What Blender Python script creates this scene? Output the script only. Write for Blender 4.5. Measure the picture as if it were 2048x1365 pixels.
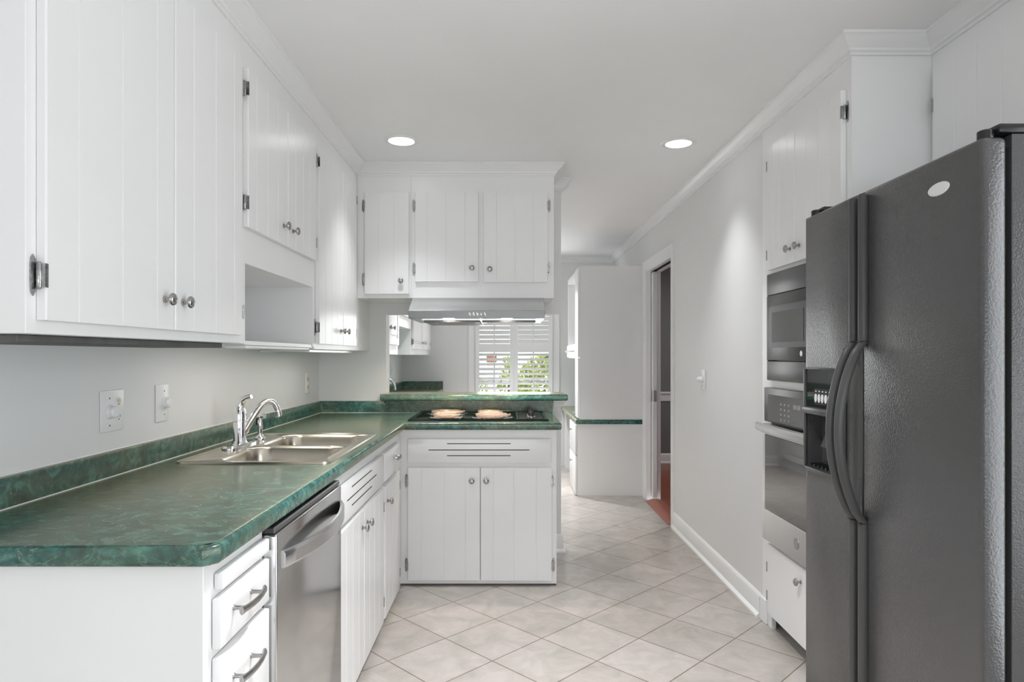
import bpy, bmesh, math, random
from mathutils import Vector, Matrix

for _o in list(bpy.data.objects):
    bpy.data.objects.remove(_o, do_unlink=True)
SC = bpy.context.scene
COL = SC.collection
R = math.radians

# ------------------------------------------------------------------ camera
cam_d = bpy.data.cameras.new('camera')
cam = bpy.data.objects.new('camera', cam_d)
COL.objects.link(cam)
CAMZ = 1.286
cam.location = (0, 0, CAMZ)
cam.rotation_euler = (R(90), 0, 0)
cam_d.sensor_width = 36.0
cam_d.lens = 1310 / 2048 * 36.0
cam_d.shift_x = (1024 - 1015) / 2048
cam_d.shift_y = (712 - 682.5) / 2048
cam_d.clip_start = 0.02
SC.camera = cam

# ------------------------------------------------------------------ world, exposure
w = bpy.data.worlds.new('daylight')
SC.world = w
w.use_nodes = True
bg = w.node_tree.nodes['Background']
bg.inputs[0].default_value = (0.93, 0.97, 1.0, 1)
bg.inputs[1].default_value = 1.35
SC.view_settings.view_transform = 'Standard'
SC.view_settings.look = 'None'
SC.view_settings.gamma = 1.0
SC.view_settings.use_curve_mapping = False
SC.view_settings.exposure = 0.30
SC.cycles.max_bounces = 10
SC.cycles.diffuse_bounces = 6
SC.cycles.glossy_bounces = 5
SC.cycles.sample_clamp_indirect = 6.0

CEIL = 2.44


def area(name, loc, rot, size, energy, color=(1, 1, 1), size_y=None, spread=180, disk=False):
    d = bpy.data.lights.new(name, 'AREA')
    d.energy = energy
    d.color = color
    if disk:
        d.shape = 'DISK'
        d.size = size
    elif size_y:
        d.shape = 'RECTANGLE'
        d.size = size
        d.size_y = size_y
    else:
        d.size = size
    d.spread = R(spread)
    o = bpy.data.objects.new(name, d)
    o.location = loc
    o.rotation_euler = rot
    COL.objects.link(o)
    return o


# daylight lamps: far window is real, rear and side ones are added and unseen
area('added_rear_light', (0.2, -5.38, 1.08), (R(90), 0, 0), 5.8, 62, (0.92, 0.96, 1.0), 1.35)
area('added_side_light', (1.85, 0.60, 1.2), (R(90), 0, R(90)), 1.40, 21, (0.92, 0.96, 1.0), 1.9)
area('far_daylight', (0.075, 7.52, 1.45), (R(-90), 0, 0), 0.8, 9, (0.97, 0.99, 1.0), 1.1)

# ------------------------------------------------------------------ materials
MATS = {}


def nodes_of(m):
    return m.node_tree.nodes, m.node_tree.links


def mat(name, base, rough=0.5, metal=0.0, bump=0.0, bscale=200.0, var=0.0, vscale=3.0, spec=0.5, coat=0.0, stretch=None, emis=None):
    m = bpy.data.materials.new(name)
    m.use_nodes = True
    n, l = nodes_of(m)
    b = n['Principled BSDF']
    b.inputs['Base Color'].default_value = (*base, 1)
    b.inputs['Roughness'].default_value = rough
    b.inputs['Metallic'].default_value = metal
    b.inputs['Specular IOR Level'].default_value = spec
    b.inputs['Coat Weight'].default_value = coat
    tc = n.new('ShaderNodeTexCoord')
    src = tc.outputs['Object']
    if stretch:
        mp = n.new('ShaderNodeMapping')
        mp.inputs['Scale'].default_value = stretch
        l.new(src, mp.inputs[0])
        src = mp.outputs[0]
    if var > 0:
        nz = n.new('ShaderNodeTexNoise')
        nz.inputs['Scale'].default_value = vscale
        nz.inputs['Detail'].default_value = 4
        l.new(src, nz.inputs['Vector'])
        cr = n.new('ShaderNodeValToRGB')
        cr.color_ramp.elements[0].position = 0.3
        cr.color_ramp.elements[1].position = 0.7
        cr.color_ramp.elements[0].color = (*[c * (1 - var) for c in base], 1)
        cr.color_ramp.elements[1].color = (*[min(1, c * (1 + var)) for c in base], 1)
        l.new(nz.outputs['Fac'], cr.inputs[0])
        l.new(cr.outputs[0], b.inputs['Base Color'])
    if bump > 0:
        nb = n.new('ShaderNodeTexNoise')
        nb.inputs['Scale'].default_value = bscale
        nb.inputs['Detail'].default_value = 2
        l.new(src, nb.inputs['Vector'])
        bp = n.new('ShaderNodeBump')
        bp.inputs['Strength'].default_value = bump
        bp.inputs['Distance'].default_value = 0.002
        l.new(nb.outputs['Fac'], bp.inputs['Height'])
        l.new(bp.outputs[0], b.inputs['Normal'])
    if emis:
        b.inputs['Emission Color'].default_value = (*emis[0], 1)
        b.inputs['Emission Strength'].default_value = emis[1]
    MATS[name] = m
    return m


M_WHITE = mat('white_cabinet_paint', (0.86, 0.86, 0.86), 0.28, bump=0.05, bscale=25, var=0.01, vscale=4)
M_TRIM = mat('white_trim_paint', (0.85, 0.85, 0.85), 0.35, var=0.01)
M_WALL = mat('grey_wall_paint', (0.78, 0.78, 0.78), 0.55, bump=0.05, bscale=300, var=0.012, vscale=2)
M_CEIL = mat('ceiling_paint', (0.90, 0.90, 0.90), 0.8, bump=0.04, bscale=200, var=0.01)
M_DINING = mat('dark_grey_wall_paint', (0.20, 0.20, 0.20), 0.6, var=0.02)
M_PLATE = mat('white_plastic', (0.82, 0.82, 0.82), 0.3, var=0.005)
M_IVORY = mat('ivory_plastic', (0.85, 0.55, 0.30), 0.4, var=0.01)
M_STEEL = mat('brushed_steel', (0.62, 0.62, 0.62), 0.27, 1.0, bump=0.05, bscale=120, var=0.04, vscale=60, stretch=(1, 1, 12))
M_STEELH = mat('brushed_steel_sideways', (0.70, 0.70, 0.70), 0.26, 1.0, bump=0.05, bscale=120, var=0.04, vscale=60, stretch=(0.4, 12, 12))
M_STEEL_SHADED = mat('shaded_brushed_steel', (0.23, 0.23, 0.23), 0.36, 1.0, bump=0.05, bscale=120, var=0.06, vscale=60, stretch=(0.4, 12, 12))  # same stainless, shade put into its colour to offset a bright reflection
M_DWSTEEL = mat('smooth_steel', (0.60, 0.60, 0.60), 0.16, 1.0, bump=0.02, bscale=3, var=0.02, vscale=4)
M_SINK = mat('satin_steel', (0.60, 0.55, 0.47), 0.24, 1.0, bump=0.02, bscale=90, var=0.03, vscale=20, stretch=(1, 12, 1))  # warm tint puts under-cabinet lamp light into the steel colour
M_CHROME = mat('chrome', (0.85, 0.85, 0.86), 0.05, 1.0, var=0.01)
M_PEWTER = mat('pewter', (0.42, 0.41, 0.40), 0.25, 1.0, bump=0.05, bscale=300, var=0.1, vscale=120)
M_HINGE = mat('hinge_metal', (0.40, 0.40, 0.40), 0.25, 1.0, bump=0.3, bscale=220, var=0.25, vscale=150)
M_BLACKP = mat('black_plastic', (0.012, 0.012, 0.013), 0.25, var=0.1)
M_HANDLE = mat('dark_grey_plastic', (0.055, 0.055, 0.055), 0.32, bump=0.03, bscale=500, var=0.05)
M_DGLASS = mat('dark_glass', (0.02, 0.02, 0.021), 0.05, var=0.05, coat=0.5)
M_GREYGLASS = mat('grey_screen_glass', (0.10, 0.10, 0.10), 0.12, var=0.05)
M_DARK = mat('dark_gap', (0.01, 0.01, 0.01), 0.8, var=0.1)
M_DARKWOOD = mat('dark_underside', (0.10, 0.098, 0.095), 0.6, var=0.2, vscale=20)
M_FILTER = mat('filter_mesh', (0.16, 0.16, 0.16), 0.4, 0.9, bump=0.4, bscale=400, var=0.2, vscale=200)
M_COIL = mat('burner_coil', (0.78, 0.60, 0.48), 0.30, 0.75, bump=0.1, bscale=300, var=0.2, vscale=90)  # warm cream puts hood lamp light into the coil colour
M_GLASSTOP = mat('black_enamel', (0.006, 0.008, 0.007), 0.06, var=0.1)
M_MARK = mat('white_print', (0.75, 0.75, 0.75), 0.4, var=0.01)
M_LAMP = mat('lamp_lens', (0.9, 0.9, 0.9), 0.4, emis=((1, 1, 1), 6.0))
M_HOODLAMP = mat('hood_lamp_lens', (0.9, 0.85, 0.7), 0.4, emis=((1.0, 0.95, 0.85), 40.0))
M_LEAF = mat('leaf_green', (0.42, 0.50, 0.08), 0.6, var=0.5, vscale=8)
M_BARK = mat('bark', (0.16, 0.11, 0.08), 0.9, bump=0.5, bscale=30, var=0.3, vscale=10)
M_LAWN = mat('lawn', (0.60, 0.60, 0.48), 0.9, var=0.4, vscale=1.5)
M_BRICK = mat('brick_red', (0.42, 0.16, 0.10), 0.9, var=0.3, vscale=6)
M_BLUE = mat('blue_black_gloss', (0.02, 0.03, 0.035), 0.1, var=0.1)


def counter_material():
    m = bpy.data.materials.new('green_marble_laminate')
    m.use_nodes = True
    n, l = nodes_of(m)
    b = n['Principled BSDF']
    tc = n.new('ShaderNodeTexCoord')
    mp = n.new('ShaderNodeMapping')
    mp.inputs['Rotation'].default_value = (0.3, 0.2, R(25))
    mp.inputs['Scale'].default_value = (1.0, 1.0, 1.0)
    l.new(tc.outputs['Object'], mp.inputs[0])
    n1 = n.new('ShaderNodeTexNoise')
    n1.inputs['Scale'].default_value = 15
    n1.inputs['Detail'].default_value = 9
    n1.inputs['Roughness'].default_value = 0.68
    n1.inputs['Distortion'].default_value = 1.6
    l.new(mp.outputs[0], n1.inputs['Vector'])
    r1 = n.new('ShaderNodeValToRGB')
    e = r1.color_ramp.elements
    e[0].position = 0.33
    e[0].color = (0.004, 0.046, 0.050, 1)
    e[1].position = 0.70
    e[1].color = (0.110, 0.31, 0.262, 1)
    x = e.new(0.52)
    x.color = (0.021, 0.120, 0.112, 1)
    l.new(n1.outputs['Fac'], r1.inputs[0])
    # pale veins: thin band of a strongly distorted noise
    n2 = n.new('ShaderNodeTexNoise')
    n2.inputs['Scale'].default_value = 5.0
    n2.inputs['Detail'].default_value = 6
    n2.inputs['Roughness'].default_value = 0.6
    n2.inputs['Distortion'].default_value = 2.5
    mp2 = n.new('ShaderNodeMapping')
    mp2.inputs['Rotation'].default_value = (0, 0, R(38))
    mp2.inputs['Scale'].default_value = (0.8, 2.4, 1.6)
    l.new(tc.outputs['Object'], mp2.inputs[0])
    l.new(mp2.outputs[0], n2.inputs['Vector'])
    r2 = n.new('ShaderNodeValToRGB')
    e = r2.color_ramp.elements
    e[0].position = 0.488
    e[0].color = (0, 0, 0, 1)
    e[1].position = 0.512
    e[1].color = (0, 0, 0, 1)
    x = e.new(0.5)
    x.color = (0.40, 0.40, 0.40, 1)
    l.new(n2.outputs['Fac'], r2.inputs[0])
    mx = n.new('ShaderNodeMix')
    mx.data_type = 'RGBA'
    l.new(r2.outputs[0], mx.inputs['Factor'])
    l.new(r1.outputs[0], mx.inputs['A'])
    mx.inputs['B'].default_value = (0.34, 0.48, 0.36, 1)
    # olive clouds: warm reflections put into the colour
    n3 = n.new('ShaderNodeTexNoise')
    n3.inputs['Scale'].default_value = 2.2
    n3.inputs['Detail'].default_value = 5
    mp3 = n.new('ShaderNodeMapping')
    mp3.inputs['Location'].default_value = (3.1, 7.7, 2.0)
    l.new(tc.outputs['Object'], mp3.inputs[0])
    l.new(mp3.outputs[0], n3.inputs['Vector'])
    r3 = n.new('ShaderNodeValToRGB')
    r3.color_ramp.elements[0].position = 0.44
    r3.color_ramp.elements[0].color = (0, 0, 0, 1)
    r3.color_ramp.elements[1].position = 0.66
    r3.color_ramp.elements[1].color = (0.38, 0.38, 0.38, 1)
    l.new(n3.outputs['Fac'], r3.inputs[0])
    mx2 = n.new('ShaderNodeMix')
    mx2.data_type = 'RGBA'
    l.new(r3.outputs[0], mx2.inputs['Factor'])
    l.new(mx.outputs['Result'], mx2.inputs['A'])
    mx2.inputs['B'].default_value = (0.17, 0.155, 0.09, 1)
    l.new(mx2.outputs['Result'], b.inputs['Base Color'])
    b.inputs['Roughness'].default_value = 0.5
    b.inputs['Specular IOR Level'].default_value = 0.0
    gl = n.new('ShaderNodeBsdfGlossy')
    gl.inputs['Color'].default_value = (1.0, 0.90, 0.74, 1)  # warm lamp light put into the sheen colour
    gl.inputs['Roughness'].default_value = 0.20
    fr = n.new('ShaderNodeFresnel')
    fr.inputs['IOR'].default_value = 1.60
    ms = n.new('ShaderNodeMixShader')
    l.new(fr.outputs[0], ms.inputs[0])
    l.new(b.outputs[0], ms.inputs[1])
    l.new(gl.outputs[0], ms.inputs[2])
    l.new(ms.outputs[0], n['Material Output'].inputs['Surface'])
    return m


M_COUNTER = counter_material()


def tile_material():
    m = bpy.data.materials.new('beige_diagonal_tile')
    m.use_nodes = True
    n, l = nodes_of(m)
    b = n['Principled BSDF']
    tc = n.new('ShaderNodeTexCoord')
    mp = n.new('ShaderNodeMapping')
    S = 0.3111
    vx, vy = -0.0635, 3.198
    c = math.sqrt(0.5)
    mp.inputs['Rotation'].default_value = (0, 0, R(45))
    mp.inputs['Location'].default_value = (-(vx - vy) * c + 40 * S, -(vx + vy) * c + 40 * S, 0)
    l.new(tc.outputs['Object'], mp.inputs[0])
    br = n.new('ShaderNodeTexBrick')
    br.offset = 0.0
    br.squash = 1.0
    br.inputs['Scale'].default_value = 1.0
    br.inputs['Brick Width'].default_value = S
    br.inputs['Row Height'].default_value = S
    br.inputs['Mortar Size'].default_value = 0.0026
    br.inputs['Mortar Smooth'].default_value = 0.15
    br.inputs['Bias'].default_value = 0.0
    br.inputs['Color1'].default_value = (0.420, 0.398, 0.374, 1)
    br.inputs['Color2'].default_value = (0.475, 0.451, 0.428, 1)
    br.inputs['Mortar'].default_value = (0.20, 0.15, 0.12, 1)
    l.new(mp.outputs[0], br.inputs['Vector'])
    nz = n.new('ShaderNodeTexNoise')
    nz.inputs['Scale'].default_value = 8.0
    nz.inputs['Detail'].default_value = 8
    nz.inputs['Roughness'].default_value = 0.62
    nz.inputs['Distortion'].default_value = 0.8
    l.new(tc.outputs['Object'], nz.inputs['Vector'])
    cr = n.new('ShaderNodeValToRGB')
    cr.color_ramp.elements[0].position = 0.32
    cr.color_ramp.elements[0].color = (0.84, 0.84, 0.79, 1)
    cr.color_ramp.elements[1].position = 0.68
    cr.color_ramp.elements[1].color = (1.18, 1.11, 1.11, 1)
    l.new(nz.outputs['Fac'], cr.inputs[0])
    mx = n.new('ShaderNodeMix')
    mx.data_type = 'RGBA'
    mx.blend_type = 'MULTIPLY'
    mx.inputs['Factor'].default_value = 1
    l.new(br.outputs['Color'], mx.inputs['A'])
    l.new(cr.outputs[0], mx.inputs['B'])
    l.new(mx.outputs['Result'], b.inputs['Base Color'])
    b.inputs['Roughness'].default_value = 0.30
    bp = n.new('ShaderNodeBump')
    bp.inputs['Strength'].default_value = 0.6
    bp.inputs['Distance'].default_value = 0.003
    inv = n.new('ShaderNodeMath')
    inv.operation = 'SUBTRACT'
    inv.inputs[0].default_value = 1.0
    l.new(br.outputs['Fac'], inv.inputs[1])
    l.new(inv.outputs[0], bp.inputs['Height'])
    l.new(bp.outputs[0], b.inputs['Normal'])
    return m


M_TILE = tile_material()


def wood_material():
    m = bpy.data.materials.new('red_wood_floor')
    m.use_nodes = True
    n, l = nodes_of(m)
    b = n['Principled BSDF']
    tc = n.new('ShaderNodeTexCoord')
    mp = n.new('ShaderNodeMapping')
    mp.inputs['Rotation'].default_value = (0, 0, 0)
    l.new(tc.outputs['Object'], mp.inputs[0])
    br = n.new('ShaderNodeTexBrick')
    br.inputs['Scale'].default_value = 1.0
    br.inputs['Brick Width'].default_value = 0.9
    br.inputs['Row Height'].default_value = 0.07
    br.inputs['Mortar Size'].default_value = 0.0012
    br.inputs['Color1'].default_value = (0.27, 0.068, 0.032, 1)
    br.inputs['Color2'].default_value = (0.33, 0.088, 0.040, 1)
    br.inputs['Mortar'].default_value = (0.05, 0.015, 0.008, 1)
    l.new(mp.outputs[0], br.inputs['Vector'])
    l.new(br.outputs['Color'], b.inputs['Base Color'])
    b.inputs['Roughness'].default_value = 0.3
    return m


M_WOOD = wood_material()


def fridge_material():
    m = bpy.data.materials.new('black_textured_steel')
    m.use_nodes = True
    n, l = nodes_of(m)
    b = n['Principled BSDF']
    b.inputs['Base Color'].default_value = (0.055, 0.055, 0.056, 1)
    b.inputs['Roughness'].default_value = 0.22
    b.inputs['Specular IOR Level'].default_value = 0.85
    tc = n.new('ShaderNodeTexCoord')
    v = n.new('ShaderNodeTexNoise')
    v.inputs['Scale'].default_value = 210
    v.inputs['Detail'].default_value = 2
    l.new(tc.outputs['Object'], v.inputs['Vector'])
    bp = n.new('ShaderNodeBump')
    bp.inputs['Strength'].default_value = 0.5
    bp.inputs['Distance'].default_value = 0.002
    l.new(v.outputs['Fac'], bp.inputs['Height'])
    l.new(bp.outputs[0], b.inputs['Normal'])
    return m


M_FRIDGE = fridge_material()


def glass_material():
    m = bpy.data.materials.new('window_glass')
    m.use_nodes = True
    n, l = nodes_of(m)
    out = n['Material Output']
    tr = n.new('ShaderNodeBsdfTransparent')
    gl = n.new('ShaderNodeBsdfGlossy')
    gl.inputs['Roughness'].default_value = 0.02
    fr = n.new('ShaderNodeFresnel')
    fr.inputs[0].default_value = 1.2
    mx = n.new('ShaderNodeMixShader')
    l.new(fr.outputs[0], mx.inputs[0])
    l.new(tr.outputs[0], mx.inputs[1])
    l.new(gl.outputs[0], mx.inputs[2])
    l.new(mx.outputs[0], out.inputs['Surface'])
    return m


M_GLASS = glass_material()

# ------------------------------------------------------------------ mesh helpers
WL = {}


class MB:
    def __init__(self):
        self.bm = bmesh.new()

    def _add(self, tmp):
        me = bpy.data.meshes.new('tmp')
        tmp.to_mesh(me)
        tmp.free()
        self.bm.from_mesh(me)
        bpy.data.meshes.remove(me)

    def box(self, x0, x1, y0, y1, z0, z1, bev=0.0, seg=2):
        x0, x1 = sorted((x0, x1)); y0, y1 = sorted((y0, y1)); z0, z1 = sorted((z0, z1))
        t = bmesh.new()
        vs = [t.verts.new((x, y, z)) for x in (x0, x1) for y in (y0, y1) for z in (z0, z1)]
        for f in ((0, 1, 3, 2), (4, 6, 7, 5), (0, 4, 5, 1), (2, 3, 7, 6), (0, 2, 6, 4), (1, 5, 7, 3)):
            t.faces.new([vs[i] for i in f])
        if bev > 0:
            bev = min(bev, 0.45 * min(x1 - x0, y1 - y0, z1 - z0))
            bmesh.ops.bevel(t, geom=t.edges[:], offset=bev, segments=seg, profile=0.5, affect='EDGES')
        bmesh.ops.recalc_face_normals(t, faces=t.faces[:])
        self._add(t)
        return self

    def poly_extrude(self, pts_a, pts_b):
        """solid between two equal polygons (lists of 3D points)"""
        t = bmesh.new()
        a = [t.verts.new(p) for p in pts_a]
        b = [t.verts.new(p) for p in pts_b]
        n = len(a)
        t.faces.new(a)
        t.faces.new(b[::-1])
        for i in range(n):
            j = (i + 1) % n
            t.faces.new((a[i], b[i], b[j], a[j]))
        bmesh.ops.recalc_face_normals(t, faces=t.faces[:])
        self._add(t)
        return self

    def lathe(self, prof, c, axis=(0, 0, 1), seg=20):
        """prof: list of (r, h) along axis from c"""
        ax = Vector(axis).normalized()
        u = ax.orthogonal().normalized()
        v = ax.cross(u)
        c = Vector(c)
        t = bmesh.new()
        rings = []
        for r, h in prof:
            if r < 1e-6:
                rings.append([t.verts.new(c + ax * h)])
            else:
                rings.append([t.verts.new(c + ax * h + (u * math.cos(k * 2 * math.pi / seg) + v * math.sin(k * 2 * math.pi / seg)) * r) for k in range(seg)])
        for a, b in zip(rings, rings[1:]):
            for k in range(seg):
                j = (k + 1) % seg
                if len(a) == 1 and len(b) == 1:
                    continue
                if len(a) == 1:
                    t.faces.new((a[0], b[k], b[j]))
                elif len(b) == 1:
                    t.faces.new((a[k], b[0], a[j]))
                else:
                    t.faces.new((a[k], b[k], b[j], a[j]))
        for rg in (rings[0], rings[-1]):
            if len(rg) > 1:
                try:
                    t.faces.new(rg)
                except ValueError:
                    pass
        bmesh.ops.recalc_face_normals(t, faces=t.faces[:])
        self._add(t)
        return self

    def tube(self, pts, rad, seg=12, up=(0, 0, 1), flat=1.0):
        """swept round/oval section along pts; rad float or list; flat scales the section across"""
        pts = [Vector(p) for p in pts]
        n = len(pts)
        rads = rad if isinstance(rad, (list, tuple)) else [rad] * n
        t = bmesh.new()
        rings = []
        prev = None
        for i, p in enumerate(pts):
            d = (pts[min(i + 1, n - 1)] - pts[max(i - 1, 0)]).normalized()
            if prev is None:
                a = d.cross(Vector(up))
                if a.length < 1e-3:
                    a = d.orthogonal()
            else:
                a = prev - d * prev.dot(d)
            a.normalize()
            prev = a
            b = a.cross(d)
            rings.append([t.verts.new(p + a * math.cos(2 * math.pi * k / seg) * rads[i] * flat + b * math.sin(2 * math.pi * k / seg) * rads[i]) for k in range(seg)])
        for a, b in zip(rings, rings[1:]):
            for k in range(seg):
                j = (k + 1) % seg
                t.faces.new((a[k], b[k], b[j], a[j]))
        t.faces.new(rings[0])
        t.faces.new(rings[-1][::-1])
        bmesh.ops.recalc_face_normals(t, faces=t.faces[:])
        self._add(t)
        return self

    def sweep(self, prof, path, N=(0, 0, 1)):
        """closed profile (o,h) swept along planar path with mitres; o is to the left of travel, h along N"""
        N = Vector(N)
        path = [Vector(p) for p in path]
        n = len(path)
        sides = [N.cross((path[i + 1] - path[i]).normalized()) for i in range(n - 1)]
        t = bmesh.new()
        rings = []
        for i in range(n):
            if i == 0:
                m = sides[0]
            elif i == n - 1:
                m = sides[-1]
            else:
                a, b = sides[i - 1], sides[i]
                m = (a + b) / (1 + a.dot(b))
            rings.append([t.verts.new(path[i] + m * o + N * h) for o, h in prof])
        k = len(prof)
        for a, b in zip(rings, rings[1:]):
            for i in range(k):
                j = (i + 1) % k
                t.faces.new((a[i], b[i], b[j], a[j]))
        t.faces.new(rings[0])
        t.faces.new(rings[-1][::-1])
        bmesh.ops.recalc_face_normals(t, faces=t.faces[:])
        self._add(t)
        return self


def mesh_from(mb, name, m, off=Vector((0, 0, 0)), sharp=35):
    me = bpy.data.meshes.new(name)
    if off.length > 0:
        bmesh.ops.translate(mb.bm, verts=mb.bm.verts[:], vec=-off)
    mb.bm.to_mesh(me)
    mb.bm.free()
    me.polygons.foreach_set('use_smooth', [True] * len(me.polygons))
    me.set_sharp_from_angle(angle=R(sharp))
    me.materials.append(m)
    return me


def obj(name, mb, m, parent=None, label=None, sharp=35):
    off = WL[parent.name] if parent else Vector((0, 0, 0))
    me = mesh_from(mb, name, m, off, sharp)
    o = bpy.data.objects.new(name, me)
    COL.objects.link(o)
    if parent:
        o.parent = parent
    WL[o.name] = off.copy()
    if label:
        o['label'] = label
    return o


def thing(name, label, cat, loc, group=None):
    o = bpy.data.objects.new(name, None)
    o.empty_display_size = 0.1
    COL.objects.link(o)
    o.location = loc
    o['label'] = label
    o['category'] = cat
    if group:
        o['group'] = group
    WL[o.name] = Vector(loc)
    return o


def single(name, mb, m, label, cat, loc, group=None, sharp=35):
    """a thing that is one mesh"""
    me = mesh_from(mb, name, m, Vector(loc), sharp)
    o = bpy.data.objects.new(name, me)
    COL.objects.link(o)
    o.location = loc
    o['label'] = label
    o['category'] = cat
    if group:
        o['group'] = group
    WL[o.name] = Vector(loc)
    return o


def struct(name, mb, m, parent=None):
    o = obj(name, mb, m, parent)
    if parent is None:
        o['kind'] = 'structure'
    return o


# faces: 'E' looks to +x, 'S' looks to -y (to the camera), 'W' looks to -x, 'N' to +y
NORM = {'E': Vector((1, 0, 0)), 'S': Vector((0, -1, 0)), 'W': Vector((-1, 0, 0)), 'N': Vector((0, 1, 0))}


def fp(face, u, z, wv):
    k, p = face
    if k == 'E':
        return Vector((p + wv, u, z))
    if k == 'W':
        return Vector((p - wv, u, z))
    if k == 'N':
        return Vector((u, p + wv, z))
    return Vector((u, p - wv, z))


def fbox(mb, face, u0, u1, z0, z1, w0, w1, bev=0.0, seg=2):
    a, b = fp(face, u0, z0, w0), fp(face, u1, z1, w1)
    return mb.box(a.x, b.x, a.y, b.y, a.z, b.z, bev, seg)


def basis(face):
    n = NORM[face[0]]
    z = Vector((0, 0, 1))
    u = z.cross(n)
    return Matrix((u, z, n)).transposed().to_euler()


def place(name, me, parent, face, u, z, wv):
    o = bpy.data.objects.new(name, me)
    o.location = fp(face, u, z, wv) - WL[parent.name]
    o.rotation_euler = basis(face)
    o.parent = parent
    COL.objects.link(o)
    WL[o.name] = fp(face, u, z, wv)
    return o


# hardware, in local (u, up, out)
KNOB = mesh_from(MB().lathe([(0.009, 0), (0.009, 0.003), (0.0055, 0.006), (0.005, 0.014), (0.009, 0.016), (0.0150, 0.0185), (0.0165, 0.0215), (0.0160, 0.0245), (0.0138, 0.0272), (0.0105, 0.0292), (0.0065, 0.0304), (0.003, 0.0309), (0, 0.031)], (0, 0, 0), (0, 0, 1), 20), 'knob', M_PEWTER)
SMALLKNOB = mesh_from(MB().lathe([(0.006, 0), (0.004, 0.003), (0.004, 0.012), (0.010, 0.016), (0.011, 0.020), (0.006, 0.024), (0, 0.025)], (0, 0, 0), (0, 0, 1), 14), 'knob', M_PEWTER)


def hinge_mesh(s):
    """door lies towards s*u"""
    mb = MB()
    pl = [(-0.004, -0.030), (-0.004, 0.030), (-0.010, 0.040), (-0.016, 0.033), (-0.018, 0.020), (-0.018, -0.020), (-0.016, -0.033), (-0.010, -0.040)]
    mb.poly_extrude([(s * u, z, 0.0) for u, z in pl], [(s * u, z, 0.003) for u, z in pl])
    mb.lathe([(0, -0.027), (0.003, -0.026), (0.005, -0.022), (0.005, 0.022), (0.003, 0.026), (0, 0.027)], (s * -0.004, 0, 0.009), (0, 1, 0), 10)
    a = sorted((s * -0.004, s * 0.0035))
    mb.box(a[0], a[1], -0.023, 0.023, 0.0203, 0.0225, 0.0006, 1)
    a = sorted((s * -0.004, s * -0.001))
    mb.box(a[0], a[1], -0.023, 0.023, 0.006, 0.0225)
    return mesh_from(mb, 'hinge', M_HINGE)


HINGE = {1: hinge_mesh(1), -1: hinge_mesh(-1)}


def hinge(parent, face, u, z, side):
    """side: +1 when the door lies towards larger u of the face frame"""
    s = side
    if face[0] in ('W', 'N'):
        s = -side
    return place('hinge', HINGE[s], parent, face, u, z, 0.0)


def pull_mesh(L):
    mb = MB()
    for sx in (-1, 1):
        mb.lathe([(0.0065, 0), (0.0045, 0.004), (0.0045, 0.024)], (sx * L * 0.36, 0, 0), (0, 0, 1), 12)
    pts, rad = [], []
    for i in range(15):
        t = -1 + 2 * i / 14
        pts.append((t * L / 2, 0, 0.024 + 0.009 * (1 - t * t)))
        rad.append(0.0075 if abs(t) < 0.8 else 0.0075 + 0.002 * (abs(t) - 0.8) * 5)
    mb.tube(pts, rad, 10, up=(0, 1, 0), flat=0.6)
    return mesh_from(mb, 'pull_handle', M_PEWTER)


PULL = pull_mesh(0.13)
PULL_S = pull_mesh(0.09)


def plank_door(root, face, u0, u1, z0, z1, grooves, t=0.019, w0=0.001, name='door', m=None, nob=None, hinges=(), hside=None, g=0.0023):
    """overlay door of upright planks with V grooves, knob and hinges as its pieces"""
    e = 0.003
    poly = [(u0, 0.0), (u1, 0.0), (u1, t - e), (u1 - e, t)]
    for q in sorted(grooves, reverse=True):
        poly += [(q + g, t), (q + g * 0.3, t - g), (q - g * 0.3, t - g), (q - g, t)]
    poly += [(u0 + e, t), (u0, t - e)]
    mb = MB()
    mb.poly_extrude([fp(face, u, z0, w0 + ww) for u, ww in poly], [fp(face, u, z1, w0 + ww) for u, ww in poly])
    d = obj(name, mb, m or M_WHITE, root, sharp=20)
    if nob:
        place('knob', KNOB, d, face, nob[0], nob[1], w0 + t)
    for hz in hinges:
        hu = u0 if hside > 0 else u1
        hinge(d, face, hu, hz, hside)
    return d


def slab_front(root, face, u0, u1, z0, z1, name='drawer', t=0.019, pull=None, pm=None, slots=(), m=None):
    mb = fbox(MB(), face, u0, u1, z0, z1, 0.001, 0.001 + t, 0.004, 2)
    d = obj(name, mb, m or M_WHITE, root)
    if pull:
        place('pull_handle', pm or PULL, d, face, pull[0], pull[1], 0.001 + t)
    for a, b, z in slots:
        s = fbox(MB(), face, a, b, z - 0.0022, z + 0.0022, t - 0.004, 0.0014 + t)
        obj('vent_slot', s, M_DARK, d, label='dark narrow slot')
    return d


def panel_door(root, face, u0, u1, z0, z1, nob=None, hinges=(), hside=1, m=None, km=None):
    """frame and raised panel door"""
    m = m or M_WHITE
    mb = MB()
    st = 0.055
    fbox(mb, face, u0, u0 + st, z0, z1, 0.001, 0.02, 0.003, 1)
    fbox(mb, face, u1 - st, u1, z0, z1, 0.001, 0.02, 0.003, 1)
    fbox(mb, face, u0 + st, u1 - st, z0, z0 + st, 0.001, 0.02, 0.003, 1)
    fbox(mb, face, u0 + st, u1 - st, z1 - st, z1, 0.001, 0.02, 0.003, 1)
    fbox(mb, face, u0 + st, u1 - st, z0 + st, z1 - st, 0.001, 0.010)
    fbox(mb, face, u0 + st + 0.022, u1 - st - 0.022, z0 + st + 0.022, z1 - st - 0.022, 0.010, 0.017, 0.005, 1)
    d = obj('door', mb, m, root)
    if nob:
        place('knob', km or KNOB, d, face, nob[0], nob[1], 0.02)
    for hz in hinges:
        hinge(d, face, u0 if hside > 0 else u1, hz, hside)
    return d


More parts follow.
